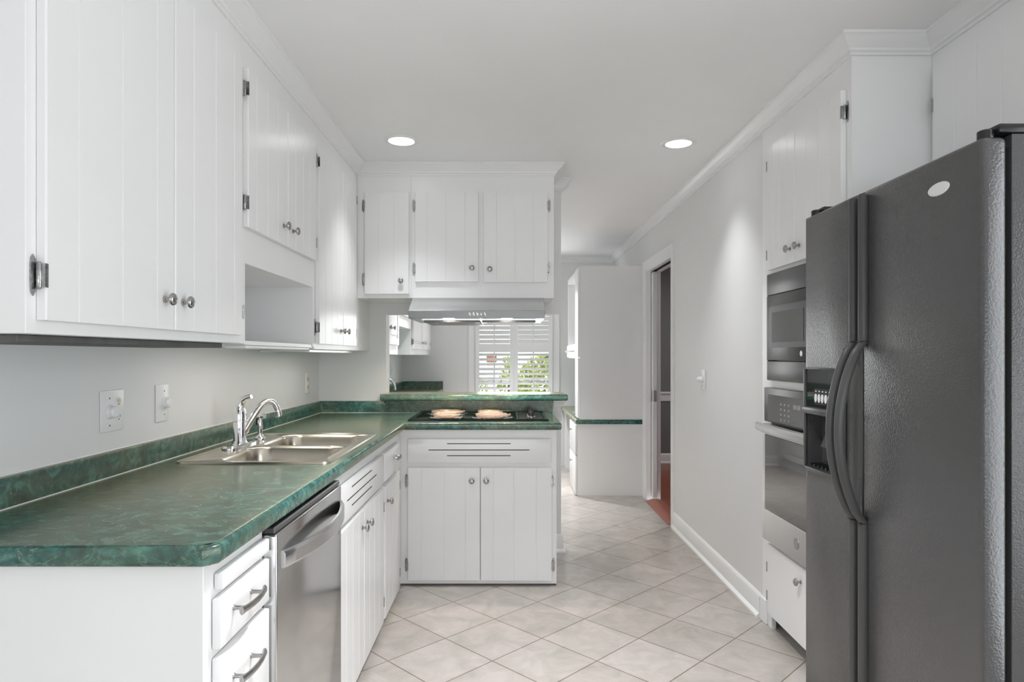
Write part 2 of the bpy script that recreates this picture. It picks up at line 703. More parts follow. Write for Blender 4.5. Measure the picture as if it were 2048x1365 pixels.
def thirds(a, b, n):
    return [a + (b - a) * (i + 1) / (n + 1) for i in range(n)]


# ------------------------------------------------------------------ setting
LW, RW, BW = -1.235, 1.245, 7.65     # left wall, right wall, far wall
MW0, MW1 = 4.29, 4.41                # the wall with the pass-through
YR = -0.35                           # wall behind the camera
RN = 1.87                            # right wall of the niche with the refrigerator
D0, D1, DZ = 4.97, 5.87, 2.05        # doorway in the right wall

YB, XB0, XB1 = -5.5, -3.2, 3.6      # wide unseen room behind the camera, added to let daylight in
struct('floor', MB().box(XB0, XB1, YB, YR, -0.05, 0.0).box(LW - 0.12, RW + 0.0, YR, BW + 0.12, -0.05, 0.0).box(RW, RN + 0.1, YR, 3.2, -0.05, 0.0), M_TILE)
struct('ceiling', MB().box(XB0, XB1, YB, YR, CEIL, CEIL + 0.08).box(LW - 0.12, 2.0, YR, BW + 0.12, CEIL, CEIL + 0.08), M_CEIL)
struct('wall_left', MB().box(LW - 0.1, LW, YR, BW, 0, CEIL).box(XB0, LW - 0.1, YR, YR + 0.1, 0, CEIL).box(XB0 - 0.1, XB0, YB, YR + 0.1, 0, CEIL), M_WALL)
mb = MB()
mb.box(RW, RW + 0.12, 3.201, D0, 0, CEIL)
mb.box(RW, RW + 0.12, D1, BW, 0, CEIL)
mb.box(RW, RW + 0.12, D0, D1, DZ, CEIL)
mb.box(RW + 0.12, RN + 0.1, 3.201, 3.30, 0, CEIL)
mb.box(RN, RN + 0.1, 1.35, 3.201, 0, CEIL)
mb.box(RN, RN + 0.1, YR, -0.30, 0, CEIL)
mb.box(RN, RN + 0.1, -0.30, 1.35, 2.2, CEIL)
mb.box(RN + 0.1, XB1, YR, YR + 0.1, 0, CEIL)
mb.box(XB1, XB1 + 0.1, YB, YR + 0.1, 0, CEIL)
struct('wall_right', mb, M_WALL)
# far wall with window opening
WX0, WX1, WZ0, WZ1 = -0.385, 0.535, 0.62, 2.10
mb = MB()
mb.box(LW, WX0, BW, BW + 0.12, 0, CEIL)
mb.box(WX1, RW + 0.12, BW, BW + 0.12, 0, CEIL)
mb.box(WX0, WX1, BW, BW + 0.12, 0, WZ0)
mb.box(WX0, WX1, BW, BW + 0.12, WZ1, CEIL)
struct('wall_back', mb, M_WALL)
# unseen wall behind the camera; its wide glazed opening is added for light
mb = MB()
mb.box(XB0, -2.75, YB - 0.1, YB, 0, CEIL)
mb.box(3.15, XB1, YB - 0.1, YB, 0, CEIL)
mb.box(-2.75, 3.15, YB - 0.1, YB, 1.78, CEIL)
mb.box(-2.75, 3.15, YB - 0.1, YB, 0, 0.38)
struct('wall_front', mb, M_WALL)
mb = MB()
for k in range(5):
    x = -2.75 + 1.46 * k
    mb.box(x, x + 0.06, YB - 0.07, YB - 0.02, 0.38, 1.78)
mb.box(-2.75, 3.15, YB - 0.07, YB - 0.02, 1.72, 1.78)
mb.box(-2.75, 3.15, YB - 0.07, YB - 0.02, 0.38, 0.44)
d2 = struct('added_window', mb, M_TRIM)  # unseen window, added to let light in from behind
obj('window_pane', MB().box(-2.70, 3.10, YB - 0.05, YB - 0.044, 0.40, 1.75), M_GLASS, d2)
mb = MB()
for y in (-0.30, 0.50, 1.29):
    mb.box(RN + 0.03, RN + 0.08, y, y + 0.06, 0, 2.2)
mb.box(RN + 0.03, RN + 0.08, -0.30, 1.35, 0, 0.09)
mb.box(RN + 0.03, RN + 0.08, -0.30, 1.35, 2.12, 2.2)
d3 = struct('added_glass_door', mb, M_TRIM)  # unseen glass door, added to let light in from the right
obj('door_glass', MB().box(RN + 0.05, RN + 0.056, -0.26, 1.31, 0.08, 2.13), M_GLASS, d3)
# wall with pass-through
OPL, OPR, BARZ, HDZ = -0.795, 0.351, 0.998, 1.56
mb = MB()
mb.box(LW, OPL, MW0, MW1, 0, CEIL)
mb.box(OPL, OPR, MW0, MW1, 0, BARZ)
mb.box(OPL, OPR, MW0, MW1, HDZ, CEIL)
struct('wall_middle', mb, M_WALL)

# crown moulding
CROWN = [(0, 0), (0.060, 0), (0.060, -0.010), (0.052, -0.014), (0.046, -0.024), (0.030, -0.036), (0.018, -0.046), (0.016, -0.054), (0.008, -0.058), (0.008, -0.068), (0, -0.068)]
UF = -0.905      # face of left wall cabinets
UB = 3.95        # face of wall cabinets above the cooktop
zc = CEIL - 0.0005
p = [(LW, MW1), (OPR, MW1), (OPR, MW0), (0.28, MW0), (0.28, UB), (UF, UB), (UF, 1.23), (LW, 1.23), (LW, YR)]
struct('trim_1', MB().sweep(CROWN, [(x, y, zc) for x, y in p]), M_TRIM)
TF = 1.535       # face of the cabinet above the refrigerator
p = [(TF, 1.40), (TF, 2.37), (RW, 2.37), (RW, BW), (LW, BW)]
struct('trim_2', MB().sweep(CROWN, [(x, y, zc) for x, y in p]), M_TRIM)

BASE = [(0, 0), (0.028, 0), (0.028, 0.012), (0.020, 0.022), (0.014, 0.026), (0.014, 0.100), (0.009, 0.112), (0.004, 0.118), (0, 0.118)]
struct('baseboard_right', MB().sweep(BASE, [(RW, 3.205, 0), (RW, D0 - 0.087, 0)]), M_TRIM)
struct('baseboard_back', MB().sweep(BASE, [(0.60, BW, 0), (LW + 0.5, BW, 0)]), M_TRIM)
struct('baseboard_middle', MB().sweep(BASE, [(OPR, MW1, 0), (OPR, MW0, 0), (0.285, MW0, 0)]), M_TRIM)
# moulded cap at the end of the half wall, under the bar
CAP = [(0, 0), (0.030, 0), (0.030, -0.012), (0.022, -0.018), (0.014, -0.030), (0.010, -0.045), (0, -0.045)]
struct('trim_3', MB().sweep(CAP, [(OPR, MW1, BARZ - 0.001), (OPR, MW0, BARZ - 0.001), (0.30, MW0, BARZ - 0.001)]), M_TRIM)

# doorway: casing, jamb, pocket door
CAS = [(0, 0), (0.085, 0), (0.085, 0.016), (0.076, 0.020), (0.066, 0.016), (0.030, 0.014), (0.022, 0.010), (0.010, 0.010), (0, 0.006)]
mb = MB().sweep(CAS, [(RW, D1, 0), (RW, D1, DZ), (RW, D0, DZ), (RW, D0, 0)], N=(-1, 0, 0))
door1 = struct('door_1', mb, M_TRIM)
mb = MB()
mb.box(RW - 0.004, RW + 0.124, D0 - 0.001, D0 + 0.014, 0, DZ)
mb.box(RW - 0.004, RW + 0.034, D1 - 0.016, D1 + 0.001, 0, DZ)
mb.box(RW + 0.082, RW + 0.124, D1 - 0.016, D1 + 0.001, 0, DZ)
mb.box(RW - 0.004, RW + 0.034, D0, D1, DZ - 0.016, DZ + 0.001)
mb.box(RW + 0.082, RW + 0.124, D0, D1, DZ - 0.016, DZ + 0.001)
obj('door_jamb', mb, M_TRIM, door1)
obj('door_track', MB().box(RW + 0.036, RW + 0.080, D0 + 0.016, D1 - 0.02, DZ - 0.010, DZ + 0.0), M_DARK, door1)
pd = obj('sliding_panel', MB().box(RW + 0.042, RW + 0.078, D1 - 0.075, D1 + 0.0, 0.024, DZ - 0.018, 0.002, 1), M_TRIM, door1)
mb = MB().box(RW + 0.046, RW + 0.074, D1 - 0.0775, D1 - 0.075, 0.88, 0.98, 0.001, 1)
mb.box(RW + 0.0405, RW + 0.042, D1 - 0.07, D1 - 0.02, 0.88, 0.98, 0.0006, 1)
obj('door_latch', mb, M_STEEL, pd, 'metal pull plate')
tp = [(RW - 0.030, 0.0), (RW + 0.035, 0.0215), (RW + 0.045, 0.023), (RW + 0.080, 0.023), (RW + 0.13, 0.006), (RW + 0.13, 0.0)]
struct('trim_4', MB().poly_extrude([(x, D0 + 0.0145, z) for x, z in tp], [(x, D1 - 0.08, z) for x, z in tp]), mat('threshold_wood', (0.30, 0.10, 0.065), 0.35, var=0.25, vscale=14, stretch=(1, 0.15, 1)))

# dining room seen through the doorway
struct('floor_dining', MB().box(RW + 0.12, 3.6, 3.4, 7.92, -0.05, 0.004), M_WOOD)
struct('ceiling_dining', MB().box(2.0, 3.7, 3.3, 8.0, CEIL, CEIL + 0.08), M_CEIL)
struct('wall_dining', MB().box(RW + 0.12, 3.6, 7.80, 7.90, 0, CEIL).box(3.6, 3.7, 3.3, 7.9, 0, CEIL).box(RN + 0.1, 3.6, 3.3, 3.4, 0, CEIL), M_DINING)
RAIL = [(0, 0), (0.010, 0), (0.014, 0.012), (0.012, 0.030), (0.014, 0.075), (0.026, 0.085), (0.030, 0.098), (0.016, 0.110), (0, 0.112)]
struct('trim_5', MB().sweep(RAIL, [(3.6, 7.80, 0.745), (RW + 0.121, 7.80, 0.745)]), M_TRIM)
struct('trim_6', MB().sweep(CROWN, [(3.6, 7.80, zc), (RW + 0.121, 7.80, zc)]), M_TRIM)
struct('baseboard_dining', MB().sweep(BASE, [(3.6, 7.80, 0.004), (RW + 0.121, 7.80, 0.004)]), M_TRIM)
area('added_dining_light', (2.4, 6.2, CEIL - 0.03), (0, 0, 0), 0.5, 14)  # unseen lamp added to light the dining room

# far window: casing, sashes, panes
mb = MB().sweep([(0, 0), (0.075, 0), (0.075, 0.016), (0.066, 0.022), (0.055, 0.018), (0.030, 0.016), (0.022, 0.012), (0.010, 0.012), (0, 0.006)],
                [(WX0, BW, WZ0), (WX0, BW, WZ1), (WX1, BW, WZ1), (WX1, BW, WZ0)], N=(0, -1, 0))
mb.box(WX0 - 0.09, WX1 + 0.09, BW - 0.035, BW + 0.0, WZ0 - 0.03, WZ0, 0.004, 2)
mb.box(WX0 - 0.07, WX1 + 0.07, BW - 0.016, BW + 0.0, WZ0 - 0.10, WZ0 - 0.03, 0.003, 1)
win = struct('window_1', mb, M_TRIM)
mb = MB()
mb.box(WX0, WX0 + 0.03, BW + 0.06, BW + 0.1, WZ0, WZ1)
mb.box(WX1 - 0.03, WX1, BW + 0.06, BW + 0.1, WZ0, WZ1)
for z in (WZ0, 1.36, WZ1 - 0.04):
    mb.box(WX0, WX1, BW + 0.06, BW + 0.1, z, z + 0.04)
for k in range(1, 4):
    x = WX0 + (WX1 - WX0) * k / 4
    mb.box(x - 0.008, x + 0.008, BW + 0.07, BW + 0.09, WZ0, WZ1)
for z in (0.98, 1.72):
    mb.box(WX0, WX1, BW + 0.07, BW + 0.09, z, z + 0.016)
obj('window_sash', mb, M_TRIM, win)
obj('window_pane', MB().box(WX0 + 0.01, WX1 - 0.01, BW + 0.078, BW + 0.082, WZ0, WZ1), M_GLASS, win)

# plantation shutters
LOUVER = []
for i in range(12):
    a = 2 * math.pi * i / 12
    LOUVER.append((0.030 * math.cos(a), 0.0048 * math.sin(a)))


def shutter(x0, x1, label, tilt_up, tilt_low):
    y = BW - 0.003
    t = thing('plantation_shutter', label, 'shutter', ((x0 + x1) / 2, y, WZ0), 'louvred shutters on the far window')
    st = 0.045
    mb = MB()
    ya, yb = y - 0.028, y
    mb.box(x0, x0 + st, ya, yb, WZ0, WZ1, 0.002, 1)
    mb.box(x1 - st, x1, ya, yb, WZ0, WZ1, 0.002, 1)
    for a, b in ((WZ0, WZ0 + 0.09), (1.327, 1.425), (WZ1 - 0.09, WZ1)):
        mb.box(x0 + st, x1 - st, ya, yb, a, b, 0.002, 1)
    obj('shutter_frame', mb, M_TRIM, t)
    for a, b, tilt in ((WZ0 + 0.09, 1.327, tilt_low), (1.425, WZ1 - 0.09, tilt_up)):
        nl = round((b - a) / 0.0555)
        pitch = (b - a) / nl
        c, s = math.cos(tilt), math.sin(tilt)
        for k in range(nl):
            zz = a + pitch * (k + 0.5)
            pr = [(c * q - s * r_, s * q + c * r_) for q, r_ in LOUVER]
            mb = MB().poly_extrude([(x0 + st + 0.001, y - 0.014 + q, zz + r_) for q, r_ in pr], [(x1 - st - 0.001, y - 0.014 + q, zz + r_) for q, r_ in pr])
            obj('louver', mb, M_TRIM, t)
        xm = (x0 + x1) / 2
        obj('tilt_rod', MB().box(xm - 0.006, xm + 0.006, y - 0.062, y - 0.050, a + 0.02, b - 0.02, 0.002, 1), M_TRIM, t)
    for z in (WZ0 + 0.2, 1.376, WZ1 - 0.2):
        xx = x0 + 0.004 if x0 < 0 else x1 - 0.004
        obj('hinge', MB().box(xx - 0.006, xx + 0.006, ya - 0.004, ya, z - 0.03, z + 0.03, 0.001, 1), M_TRIM, t)


shutter(WX0 + 0.012, 0.0735, 'left white louvred shutter panel beside the bare grey far wall', R(50), R(30))
shutter(0.0765, WX1 - 0.012, 'right white louvred shutter panel of far window, nearer the tall hutch', R(60), R(27))

# ------------------------------------------------------------------ left wall cabinets
FL = ('E', UF)
ZB, ZD0, ZD1 = 1.328, 1.355, 2.27
g_up = 'white plank wall cabinets along the left wall'


def carcass(root, x0, x1, y0, y1, z0, z1, name='carcass'):
    return obj(name, MB().box(x0, x1, y0, y1, z0, z1, 0.0015, 1), M_WHITE, root)


LWg = LW + 0.001
ZT = CEIL - 0.001
t = thing('wall_cabinet', 'nearest tall white two-door wall cabinet on left wall, with dark strip beneath', 'cabinet', (-1.07, 1.7, ZB), g_up)
carcass(t, LWg, UF, 1.23, 2.2248, ZB, ZT)
plank_door(t, FL, 1.257, 1.742, ZD0, ZD1, [1.353, 1.507, 1.656], nob=(1.69, 1.432), hinges=(1.44, 2.18), hside=1)
plank_door(t, FL, 1.747, 2.192, ZD0, ZD1, [1.85, 1.99, 2.125], nob=(1.785, 1.432), hinges=(1.433, 2.18), hside=-1)
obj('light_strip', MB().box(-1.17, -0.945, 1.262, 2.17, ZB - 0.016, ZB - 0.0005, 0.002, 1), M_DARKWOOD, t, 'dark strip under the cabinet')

t = thing('wall_cabinet', 'white left wall cabinet with two short doors above an open niche', 'cabinet', (-1.07, 2.64, ZB), g_up)
y0, y1, zn = 2.2252, 3.0648, 1.605
mb = MB()
mb.box(LWg, UF, y0, y1, zn, ZT)
mb.box(LWg, UF, y0, y0 + 0.033, ZB, zn)
mb.box(LWg, UF, y1 - 0.02, y1, ZB, zn)
mb.box(LWg, LWg + 0.008, y0 + 0.033, y1 - 0.02, ZB, zn)
obj('carcass', mb, M_WHITE, t)
obj('shelf', MB().box(LWg, UF - 0.004, y0 + 0.0335, y1 - 0.0205, ZB - 0.004, ZB + 0.010), M_WHITE, t)
obj('light_strip', MB().box(-0.99, -0.914, 2.29, 3.02, ZB - 0.016, ZB - 0.0045, 0.002, 1), M_PLATE, t, 'slim white light strip under the shelf')
area('under_cabinet_light', (-0.952, 2.655, ZB - 0.018), (0, 0, 0), 0.06, 0.80, (1.0, 0.955, 0.87), size_y=0.70)
plank_door(t, FL, 2.238, 2.640, 1.727, ZD1, [2.314, 2.42, 2.53], nob=(2.588, 1.80), hinges=(1.81, 2.20), hside=1)
plank_door(t, FL, 2.645, 3.035, 1.727, ZD1, [2.74, 2.84, 2.94], nob=(2.70, 1.80), hinges=(1.81, 2.20), hside=-1)

t = thing('wall_cabinet', 'tall white wall cabinet in the left corner beside cabinets over the cooktop', 'cabinet', (-1.07, 3.5, ZB), g_up)
carcass(t, LWg, UF, 3.0652, MW0 - 0.001, ZB - 0.012, ZT)
plank_door(t, FL, 3.083, 3.525, ZD0 - 0.012, ZD1, [3.19, 3.30, 3.41], nob=(3.475, 1.418), hinges=(1.42, 2.20), hside=1)
plank_door(t, FL, 3.530, 3.845, ZD0 - 0.012, ZD1, [3.61, 3.69, 3.77], nob=(3.57, 1.418), hinges=(1.42, 2.20), hside=-1)
obj('light_strip', MB().box(-1.17, -0.935, 3.09, 3.94, ZB - 0.026, ZB - 0.0125, 0.002, 1), M_STEEL, t, 'metal strip under the cabinet')
area('under_cabinet_light', (-0.985, 3.50, ZB - 0.028), (0, 0, 0), 0.08, 0.85, (1.0, 0.955, 0.87), size_y=0.80)

# ------------------------------------------------------------------ wall cabinets above the cooktop
FU = ('S', UB)
g_pen = 'white plank cabinets above the cooktop'
ZP = 1.633
t = thing('wall_cabinet', 'narrow single-door white wall cabinet left of the range hood', 'cabinet', (-0.74, 4.1, ZP), g_pen)
carcass(t, UF + 0.0003, -0.5803, UB, MW0 - 0.001, ZP, ZT)
plank_door(t, FU, -0.859, -0.592, 1.658, 2.268, [-0.775, -0.682], nob=(-0.638, 1.735), hinges=(1.745, 2.19), hside=1)
t = thing('wall_cabinet', 'wide white two-door wall cabinet directly above the steel range hood', 'cabinet', (-0.15, 4.1, ZP), g_pen)
carcass(t, -0.5800, 0.28, UB, MW0 - 0.001, ZP, ZT)
plank_door(t, FU, -0.555, -0.175, 1.732, 2.268, [-0.482, -0.369, -0.255], nob=(-0.213, 1.812), hinges=(1.81, 2.19), hside=1)
plank_door(t, FU, -0.145, 0.242, 1.728, 2.268, [-0.066, 0.046, 0.155], nob=(-0.106, 1.805), hinges=(1.81, 2.19), hside=-1)

# ------------------------------------------------------------------ base cabinets, left run
BF = -0.60
FB = ('E', BF)
CTB, CT = 0.873, 0.914
zb1 = CTB - 0.001
g_base = 'white base cabinets under the green countertop'
t = thing('drawer_base_cabinet', 'white drawer base cabinet at the near counter end before the dishwasher', 'cabinet', (-0.92, 1.45, 0), g_base)
carcass(t, LWg, BF, 1.292, 1.602, 0, zb1)
slab_front(t, FB, 1.335, 1.597, 0.808, 0.842, 'breadboard')
slab_front(t, FB, 1.325, 1.597, 0.690, 0.793, 'drawer', pull=(1.435, 0.752))
slab_front(t, FB, 1.325, 1.597, 0.385, 0.672, 'drawer', pull=(1.435, 0.607))
slab_front(t, FB, 1.325, 1.597, 0.050, 0.365, 'drawer', pull=(1.435, 0.25))

t = thing('sink_base_cabinet', 'white sink base cabinet with slotted front panel beside the dishwasher', 'cabinet', (-0.92, 2.66, 0), g_base)
mb = MB()
mb.box(LWg, LWg + 0.01, 2.2372, 3.0948, 0, zb1)
mb.box(LWg, BF, 2.2372, 2.262, 0, zb1)
mb.box(LWg, BF, 3.075, 3.0948, 0, zb1)
mb.box(BF - 0.02, BF, 2.262, 3.075, 0, zb1)
mb.box(LWg, BF, 2.262, 3.075, 0.02, 0.04)
obj('carcass', mb, M_WHITE, t)
slab_front(t, FB, 2.262, 3.072, 0.688, 0.823, 'front_panel', slots=((2.44, 2.80, 0.797), (2.37, 2.90, 0.760), (2.44, 2.80, 0.728)))
plank_door(t, FB, 2.262, 2.652, 0.036, 0.663, [2.36, 2.46, 2.56], nob=(2.612, 0.60), hinges=(0.575, 0.13), hside=1)
plank_door(t, FB, 2.656, 3.072, 0.036, 0.663, [2.76, 2.86, 2.965], nob=(2.70, 0.60), hinges=(0.575, 0.13), hside=-1)

t = thing('base_cabinet', 'narrow white corner base cabinet with one drawer over one door', 'cabinet', (-0.92, 3.4, 0), g_base)
carcass(t, LWg, BF, 3.0952, MW0 - 0.001, 0, zb1)
slab_front(t, FB, 3.112, 3.53, 0.688, 0.823, 'drawer', pull=(3.36, 0.765), pm=PULL_S)
plank_door(t, FB, 3.112, 3.53, 0.036, 0.663, [3.21, 3.31, 3.42], nob=(3.165, 0.585), hinges=(0.588, 0.118), hside=-1)

BY = 3.66
FS = ('S', BY)
t = thing('cooktop_base_cabinet', 'white two-door base cabinet with slotted panel under the black cooktop', 'cabinet', (-0.16, 3.95, 0), g_base)
mb = MB()
mb.box(BF + 0.0003, 0.274, BY, BY + 0.02, 0.012, zb1)
mb.box(0.254, 0.274, BY + 0.02, MW0 - 0.001, 0.0, zb1)
mb.box(BF + 0.0003, BF + 0.02, BY + 0.02, MW0 - 0.001, 0.0, zb1)
mb.box(BF + 0.02, 0.254, BY + 0.02, MW0 - 0.001, 0.012, 0.03)
obj('carcass', mb, M_WHITE, t)
obj('shoe_strip', MB().box(BF + 0.002, 0.272, BY + 0.004, BY + 0.019, 0.0, 0.0118), M_DARKWOOD, t)
slab_front(t, FS, -0.555, 0.242, 0.690, 0.823, 'front_panel', slots=((-0.336, 0.017, 0.797), (-0.439, 0.122, 0.762), (-0.336, 0.017, 0.730)))
plank_door(t, FS, -0.555, -0.153, 0.036, 0.663, [-0.478, -0.354, -0.234], nob=(-0.198, 0.592), hinges=(0.588, 0.118), hside=1)
plank_door(t, FS, -0.149, 0.247, 0.036, 0.663, [-0.078, 0.036, 0.160], nob=(-0.118, 0.592), hinges=(0.588, 0.118), hside=-1)

# ------------------------------------------------------------------ dishwasher
t = thing('dishwasher', 'stainless steel dishwasher with curved handle under the left green counter', 'dishwasher', (-0.9, 1.92, 0))
obj('body', MB().box(LW + 0.03, -0.612, 1.606, 2.234, 0.0, 0.868), M_BLACKP, t)
obj('toe_panel', MB().box(-0.66, -0.640, 1.61, 2.23, 0.005, 0.10), M_BLACKP, t)
dd = obj('door', MB().box(-0.611, -0.566, 1.608, 2.232, 0.10, 0.846, 0.006, 3), M_DWSTEEL, t)
obj('control_strip', MB().box(-0.611, -0.572, 1.610, 2.230, 0.8465, 0.862, 0.003, 1), M_HANDLE, dd)
mb = MB()
tb = bmesh.new()
N_ = 24
rings = []
for i in range(N_ + 1):
    s_ = i / N_
    yy = 1.640 + 0.575 * s_
    bow = 0.048 * math.sin(math.pi * s_) ** 0.8 if 0 < s_ < 1 else 0
    xo = -0.5655 + bow
    h0, h1 = 0.755, 0.798
    sec = [(xo - 0.004, h0), (xo + 0.004, h0 - 0.002), (xo + 0.010, h0 + 0.006), (xo + 0.010, h1 - 0.008), (xo + 0.004, h1), (xo - 0.004, h1 - 0.002)]
    rings.append([tb.verts.new((x, yy, z)) for x, z in sec])
for a, b in zip(rings, rings[1:]):
    for k in range(6):
        j = (k + 1) % 6
        tb.faces.new((a[k], b[k], b[j], a[j]))
tb.faces.new(rings[0]); tb.faces.new(rings[-1][::-1])
bmesh.ops.recalc_face_normals(tb, faces=tb.faces[:])
mb._add(tb)
obj('handle', mb, M_STEEL, dd, 'bowed steel bar handle')

# ------------------------------------------------------------------ countertop with backsplash
EDGE = []
for i in range(6):
    a = R(-90 + 18 * i)
    EDGE.append((0.006 + 0.012 * math.cos(a), -0.029 + 0.012 * math.sin(a)))
for i in range(6):
    a = R(18 * i)
    EDGE.append((0.006 + 0.012 * math.cos(a), -0.012 + 0.012 * math.sin(a)))
EDGE = [(0.0, -0.041)] + EDGE + [(0.0, 0.0)]
t = thing('countertop', 'L-shaped green marbled laminate countertop running from left wall to cooktop', 'countertop', (-0.9, 2.6, CT))
SX0, SX1, SY0, SY1 = -1.132, -0.640, 2.272, 3.075
cx0, cx1, cx2 = -1.234, -0.585, 0.282
mb = MB()
mb.box(cx0, cx1, 1.288, SY0, CTB, CT)
mb.box(cx0, SX0, SY0, SY1, CTB, CT)
mb.box(SX1, cx1, SY0, SY1, CTB, CT)
mb.box(cx0, cx1, SY1, 3.648, CTB, CT)
mb.box(cx0, cx1, 3.648, MW0 - 0.001, CTB, CT)
# cut-out for the cooktop
mb.box(cx1, cx2, 3.648, 3.735, CTB, CT)
mb.box(cx1, -0.545, 3.735, 4.20, CTB, CT)
mb.box(0.215, cx2, 3.735, 4.20, CTB, CT)
mb.box(cx1, cx2, 4.20, MW0 - 0.001, CTB, CT)
mb.sweep(EDGE, [(cx2, MW0 - 0.001, CT), (cx2, 3.648, CT), (cx1, 3.648, CT), (cx1, 1.303, CT), (cx1 - 0.015, 1.288, CT), (cx0, 1.288, CT)])
obj('worktop', mb, M_COUNTER, t)
mb = MB()
BSZ = 0.990
prof = [(0, 0), (0.020, 0), (0.020, 0.070), (0.017, 0.076), (0, 0.076)]
mb.sweep(prof, [(OPL - 0.001, MW0 - 0.0005, CT + 0.0003), (cx0, MW0 - 0.0005, CT + 0.0003), (cx0, 1.275, CT + 0.0003)])
mb.box(OPL - 0.001, 0.294, MW0 - 0.0205, MW0 - 0.0005, CT + 0.0003, BARZ - 0.0005)
obj('backsplash', mb, M_COUNTER, t)
mb = MB()
mb.tube([(cx0 + 0.021, 1.29, CT + 0.001), (cx0 + 0.021, MW0 - 0.022, CT + 0.001)], 0.002, 6)
mb.tube([(cx0 + 0.021, MW0 - 0.022, CT + 0.001), (0.28, MW0 - 0.022, CT + 0.001)], 0.002, 6)
mb.tube([(cx0 + 0.002, 1.29, CT + 0.0775), (cx0 + 0.002, MW0 - 0.003, CT + 0.0775)], 0.0025, 6)
obj('caulk_line', mb, M_PLATE, t)

# bar top
t = thing('raised_counter', 'raised green marbled bar ledge across the pass-through', 'countertop', (-0.2, 4.32, BARZ))
bx0, bx1, by0, by1 = -0.794, 0.385, 4.165, 4.47
mb = MB()
mb.box(bx0, bx1 - 0.018, by0 + 0.018, by1 - 0.018, BARZ + 0.0005, 1.040)
mb.box(-0.812, bx0, by0 + 0.018, MW0 - 0.001, BARZ + 0.0005, 1.040)
E2 = [(o, h) for o, h in EDGE]
mb.sweep(E2, [(bx0, by1 - 0.018, 1.040), (bx1 - 0.018, by1 - 0.018, 1.040), (bx1 - 0.018, by0 + 0.018, 1.040), (-0.812, by0 + 0.018, 1.040)])
obj('ledge', mb, M_COUNTER, t)

# ------------------------------------------------------------------ sink
def rrect(x0, x1, y0, y1, r, z, n=6):
    pts = []
    for cx, cy, a0 in ((x1 - r, y1 - r, 0), (x0 + r, y1 - r, 90), (x0 + r, y0 + r, 180), (x1 - r, y0 + r, 270)):
        for i in range(n + 1):
            a = R(a0 + 90 * i / n)
            pts.append((cx + r * math.cos(a), cy + r * math.sin(a), z))
    return pts


def loft(tb, loops, close_last=True):
    rs = [[tb.verts.new(p) for p in lp] for lp in loops]
    for a, b in zip(rs, rs[1:]):
        n = len(a)
        for k in range(n):
            j = (k + 1) % n
            tb.faces.new((a[k], a[j], b[j], b[k]))
    if close_last:
        tb.faces.new(rs[-1])
    return rs


t = thing('kitchen_sink', 'double-bowl stainless steel sink set into the left green counter', 'sink', (-0.885, 2.67, CT))
ox0, ox1, oy0, oy1 = -1.152, -0.612, 2.246, 3.10
zr = CT + 0.004
tb = bmesh.new()
outer = loft(tb, [rrect(ox0, ox1, oy0, oy1, 0.035, CT + 0.0004), rrect(ox0 + 0.003, ox1 - 0.003, oy0 + 0.003, oy1 - 0.003, 0.033, zr + 0.002), rrect(ox0 + 0.010, ox1 - 0.010, oy0 + 0.010, oy1 - 0.010, 0.028, zr)], False)[-1]
bowls = [(-1.030, -0.650, 2.292, 2.655), (-1.030, -0.650, 2.690, 3.055)]
inner = []
for x0, x1, y0_, y1_ in bowls:
    lp = [rrect(x0, x1, y0_, y1_, 0.075, zr)]
    for dz, ins in ((0.004, 0.003), (0.012, 0.007), (0.08, 0.011), (0.14, 0.016), (0.158, 0.024), (0.168, 0.040), (0.172, 0.065)):
        lp.append(rrect(x0 + ins, x1 - ins, y0_ + ins, y1_ - ins, max(0.075 - ins * 0.3, 0.03), zr - dz))
    inner.append(loft(tb, lp, True)[0])
edges = []
for ring in [outer] + inner:
    for a, b in zip(ring, ring[1:] + ring[:1]):
        edges.append(tb.edges.get((a, b)))
bmesh.ops.triangle_fill(tb, use_beauty=True, use_dissolve=False, edges=edges, normal=(0, 0, 1))
bmesh.ops.recalc_face_normals(tb, faces=tb.faces[:])
mb = MB(); mb._add(tb)
obj('basin', mb, M_SINK, t, sharp=50)
for x0, x1, y0_, y1_ in bowls:
    mb = MB().lathe([(0.0, 0.002), (0.022, 0.0025), (0.040, 0.004), (0.044, 0.002), (0.046, 0.0006)], ((x0 + x1) / 2, (y0_ + y1_) / 2, zr - 0.172), (0, 0, 1), 24)
    obj('drain', mb, M_CHROME, t)

# faucet
FX, FY = -1.090, 2.665
zf = zr + 0.0005
t = thing('kitchen_faucet', 'chrome single-lever faucet behind the near double-bowl sink', 'faucet', (FX, FY, zf))
tb = bmesh.new()
loft(tb, [rrect(FX - 0.030, FX + 0.030, FY - 0.125, FY + 0.125, 0.029, zf), rrect(FX - 0.030, FX + 0.030, FY - 0.125, FY + 0.125, 0.029, zf + 0.006), rrect(FX - 0.024, FX + 0.024, FY - 0.117, FY + 0.117, 0.0235, zf + 0.013)])
bmesh.ops.recalc_face_normals(tb, faces=tb.faces[:])
mb = MB(); mb._add(tb)
obj('escutcheon', mb, M_CHROME, t)
obj('body', MB().lathe([(0.031, 0.010), (0.029, 0.018), (0.025, 0.024), (0.0245, 0.100), (0.026, 0.102), (0.026, 0.106), (0.0255, 0.108), (0.0265, 0.125), (0.024, 0.145), (0.017, 0.162), (0.008, 0.172), (0, 0.174)], (FX, FY, zf), (0, 0, 1), 28), M_CHROME, t)
pts, rad = [], []
ctrl = [(0.0, 0.0, 0.146), (0.006, 0.0, 0.168), (0.018, -0.004, 0.188), (0.036, -0.008, 0.198), (0.056, -0.012, 0.204)]
for c in ctrl:
    pts.append((FX - 0.004 + c[0], FY + c[1], zf + c[2]))
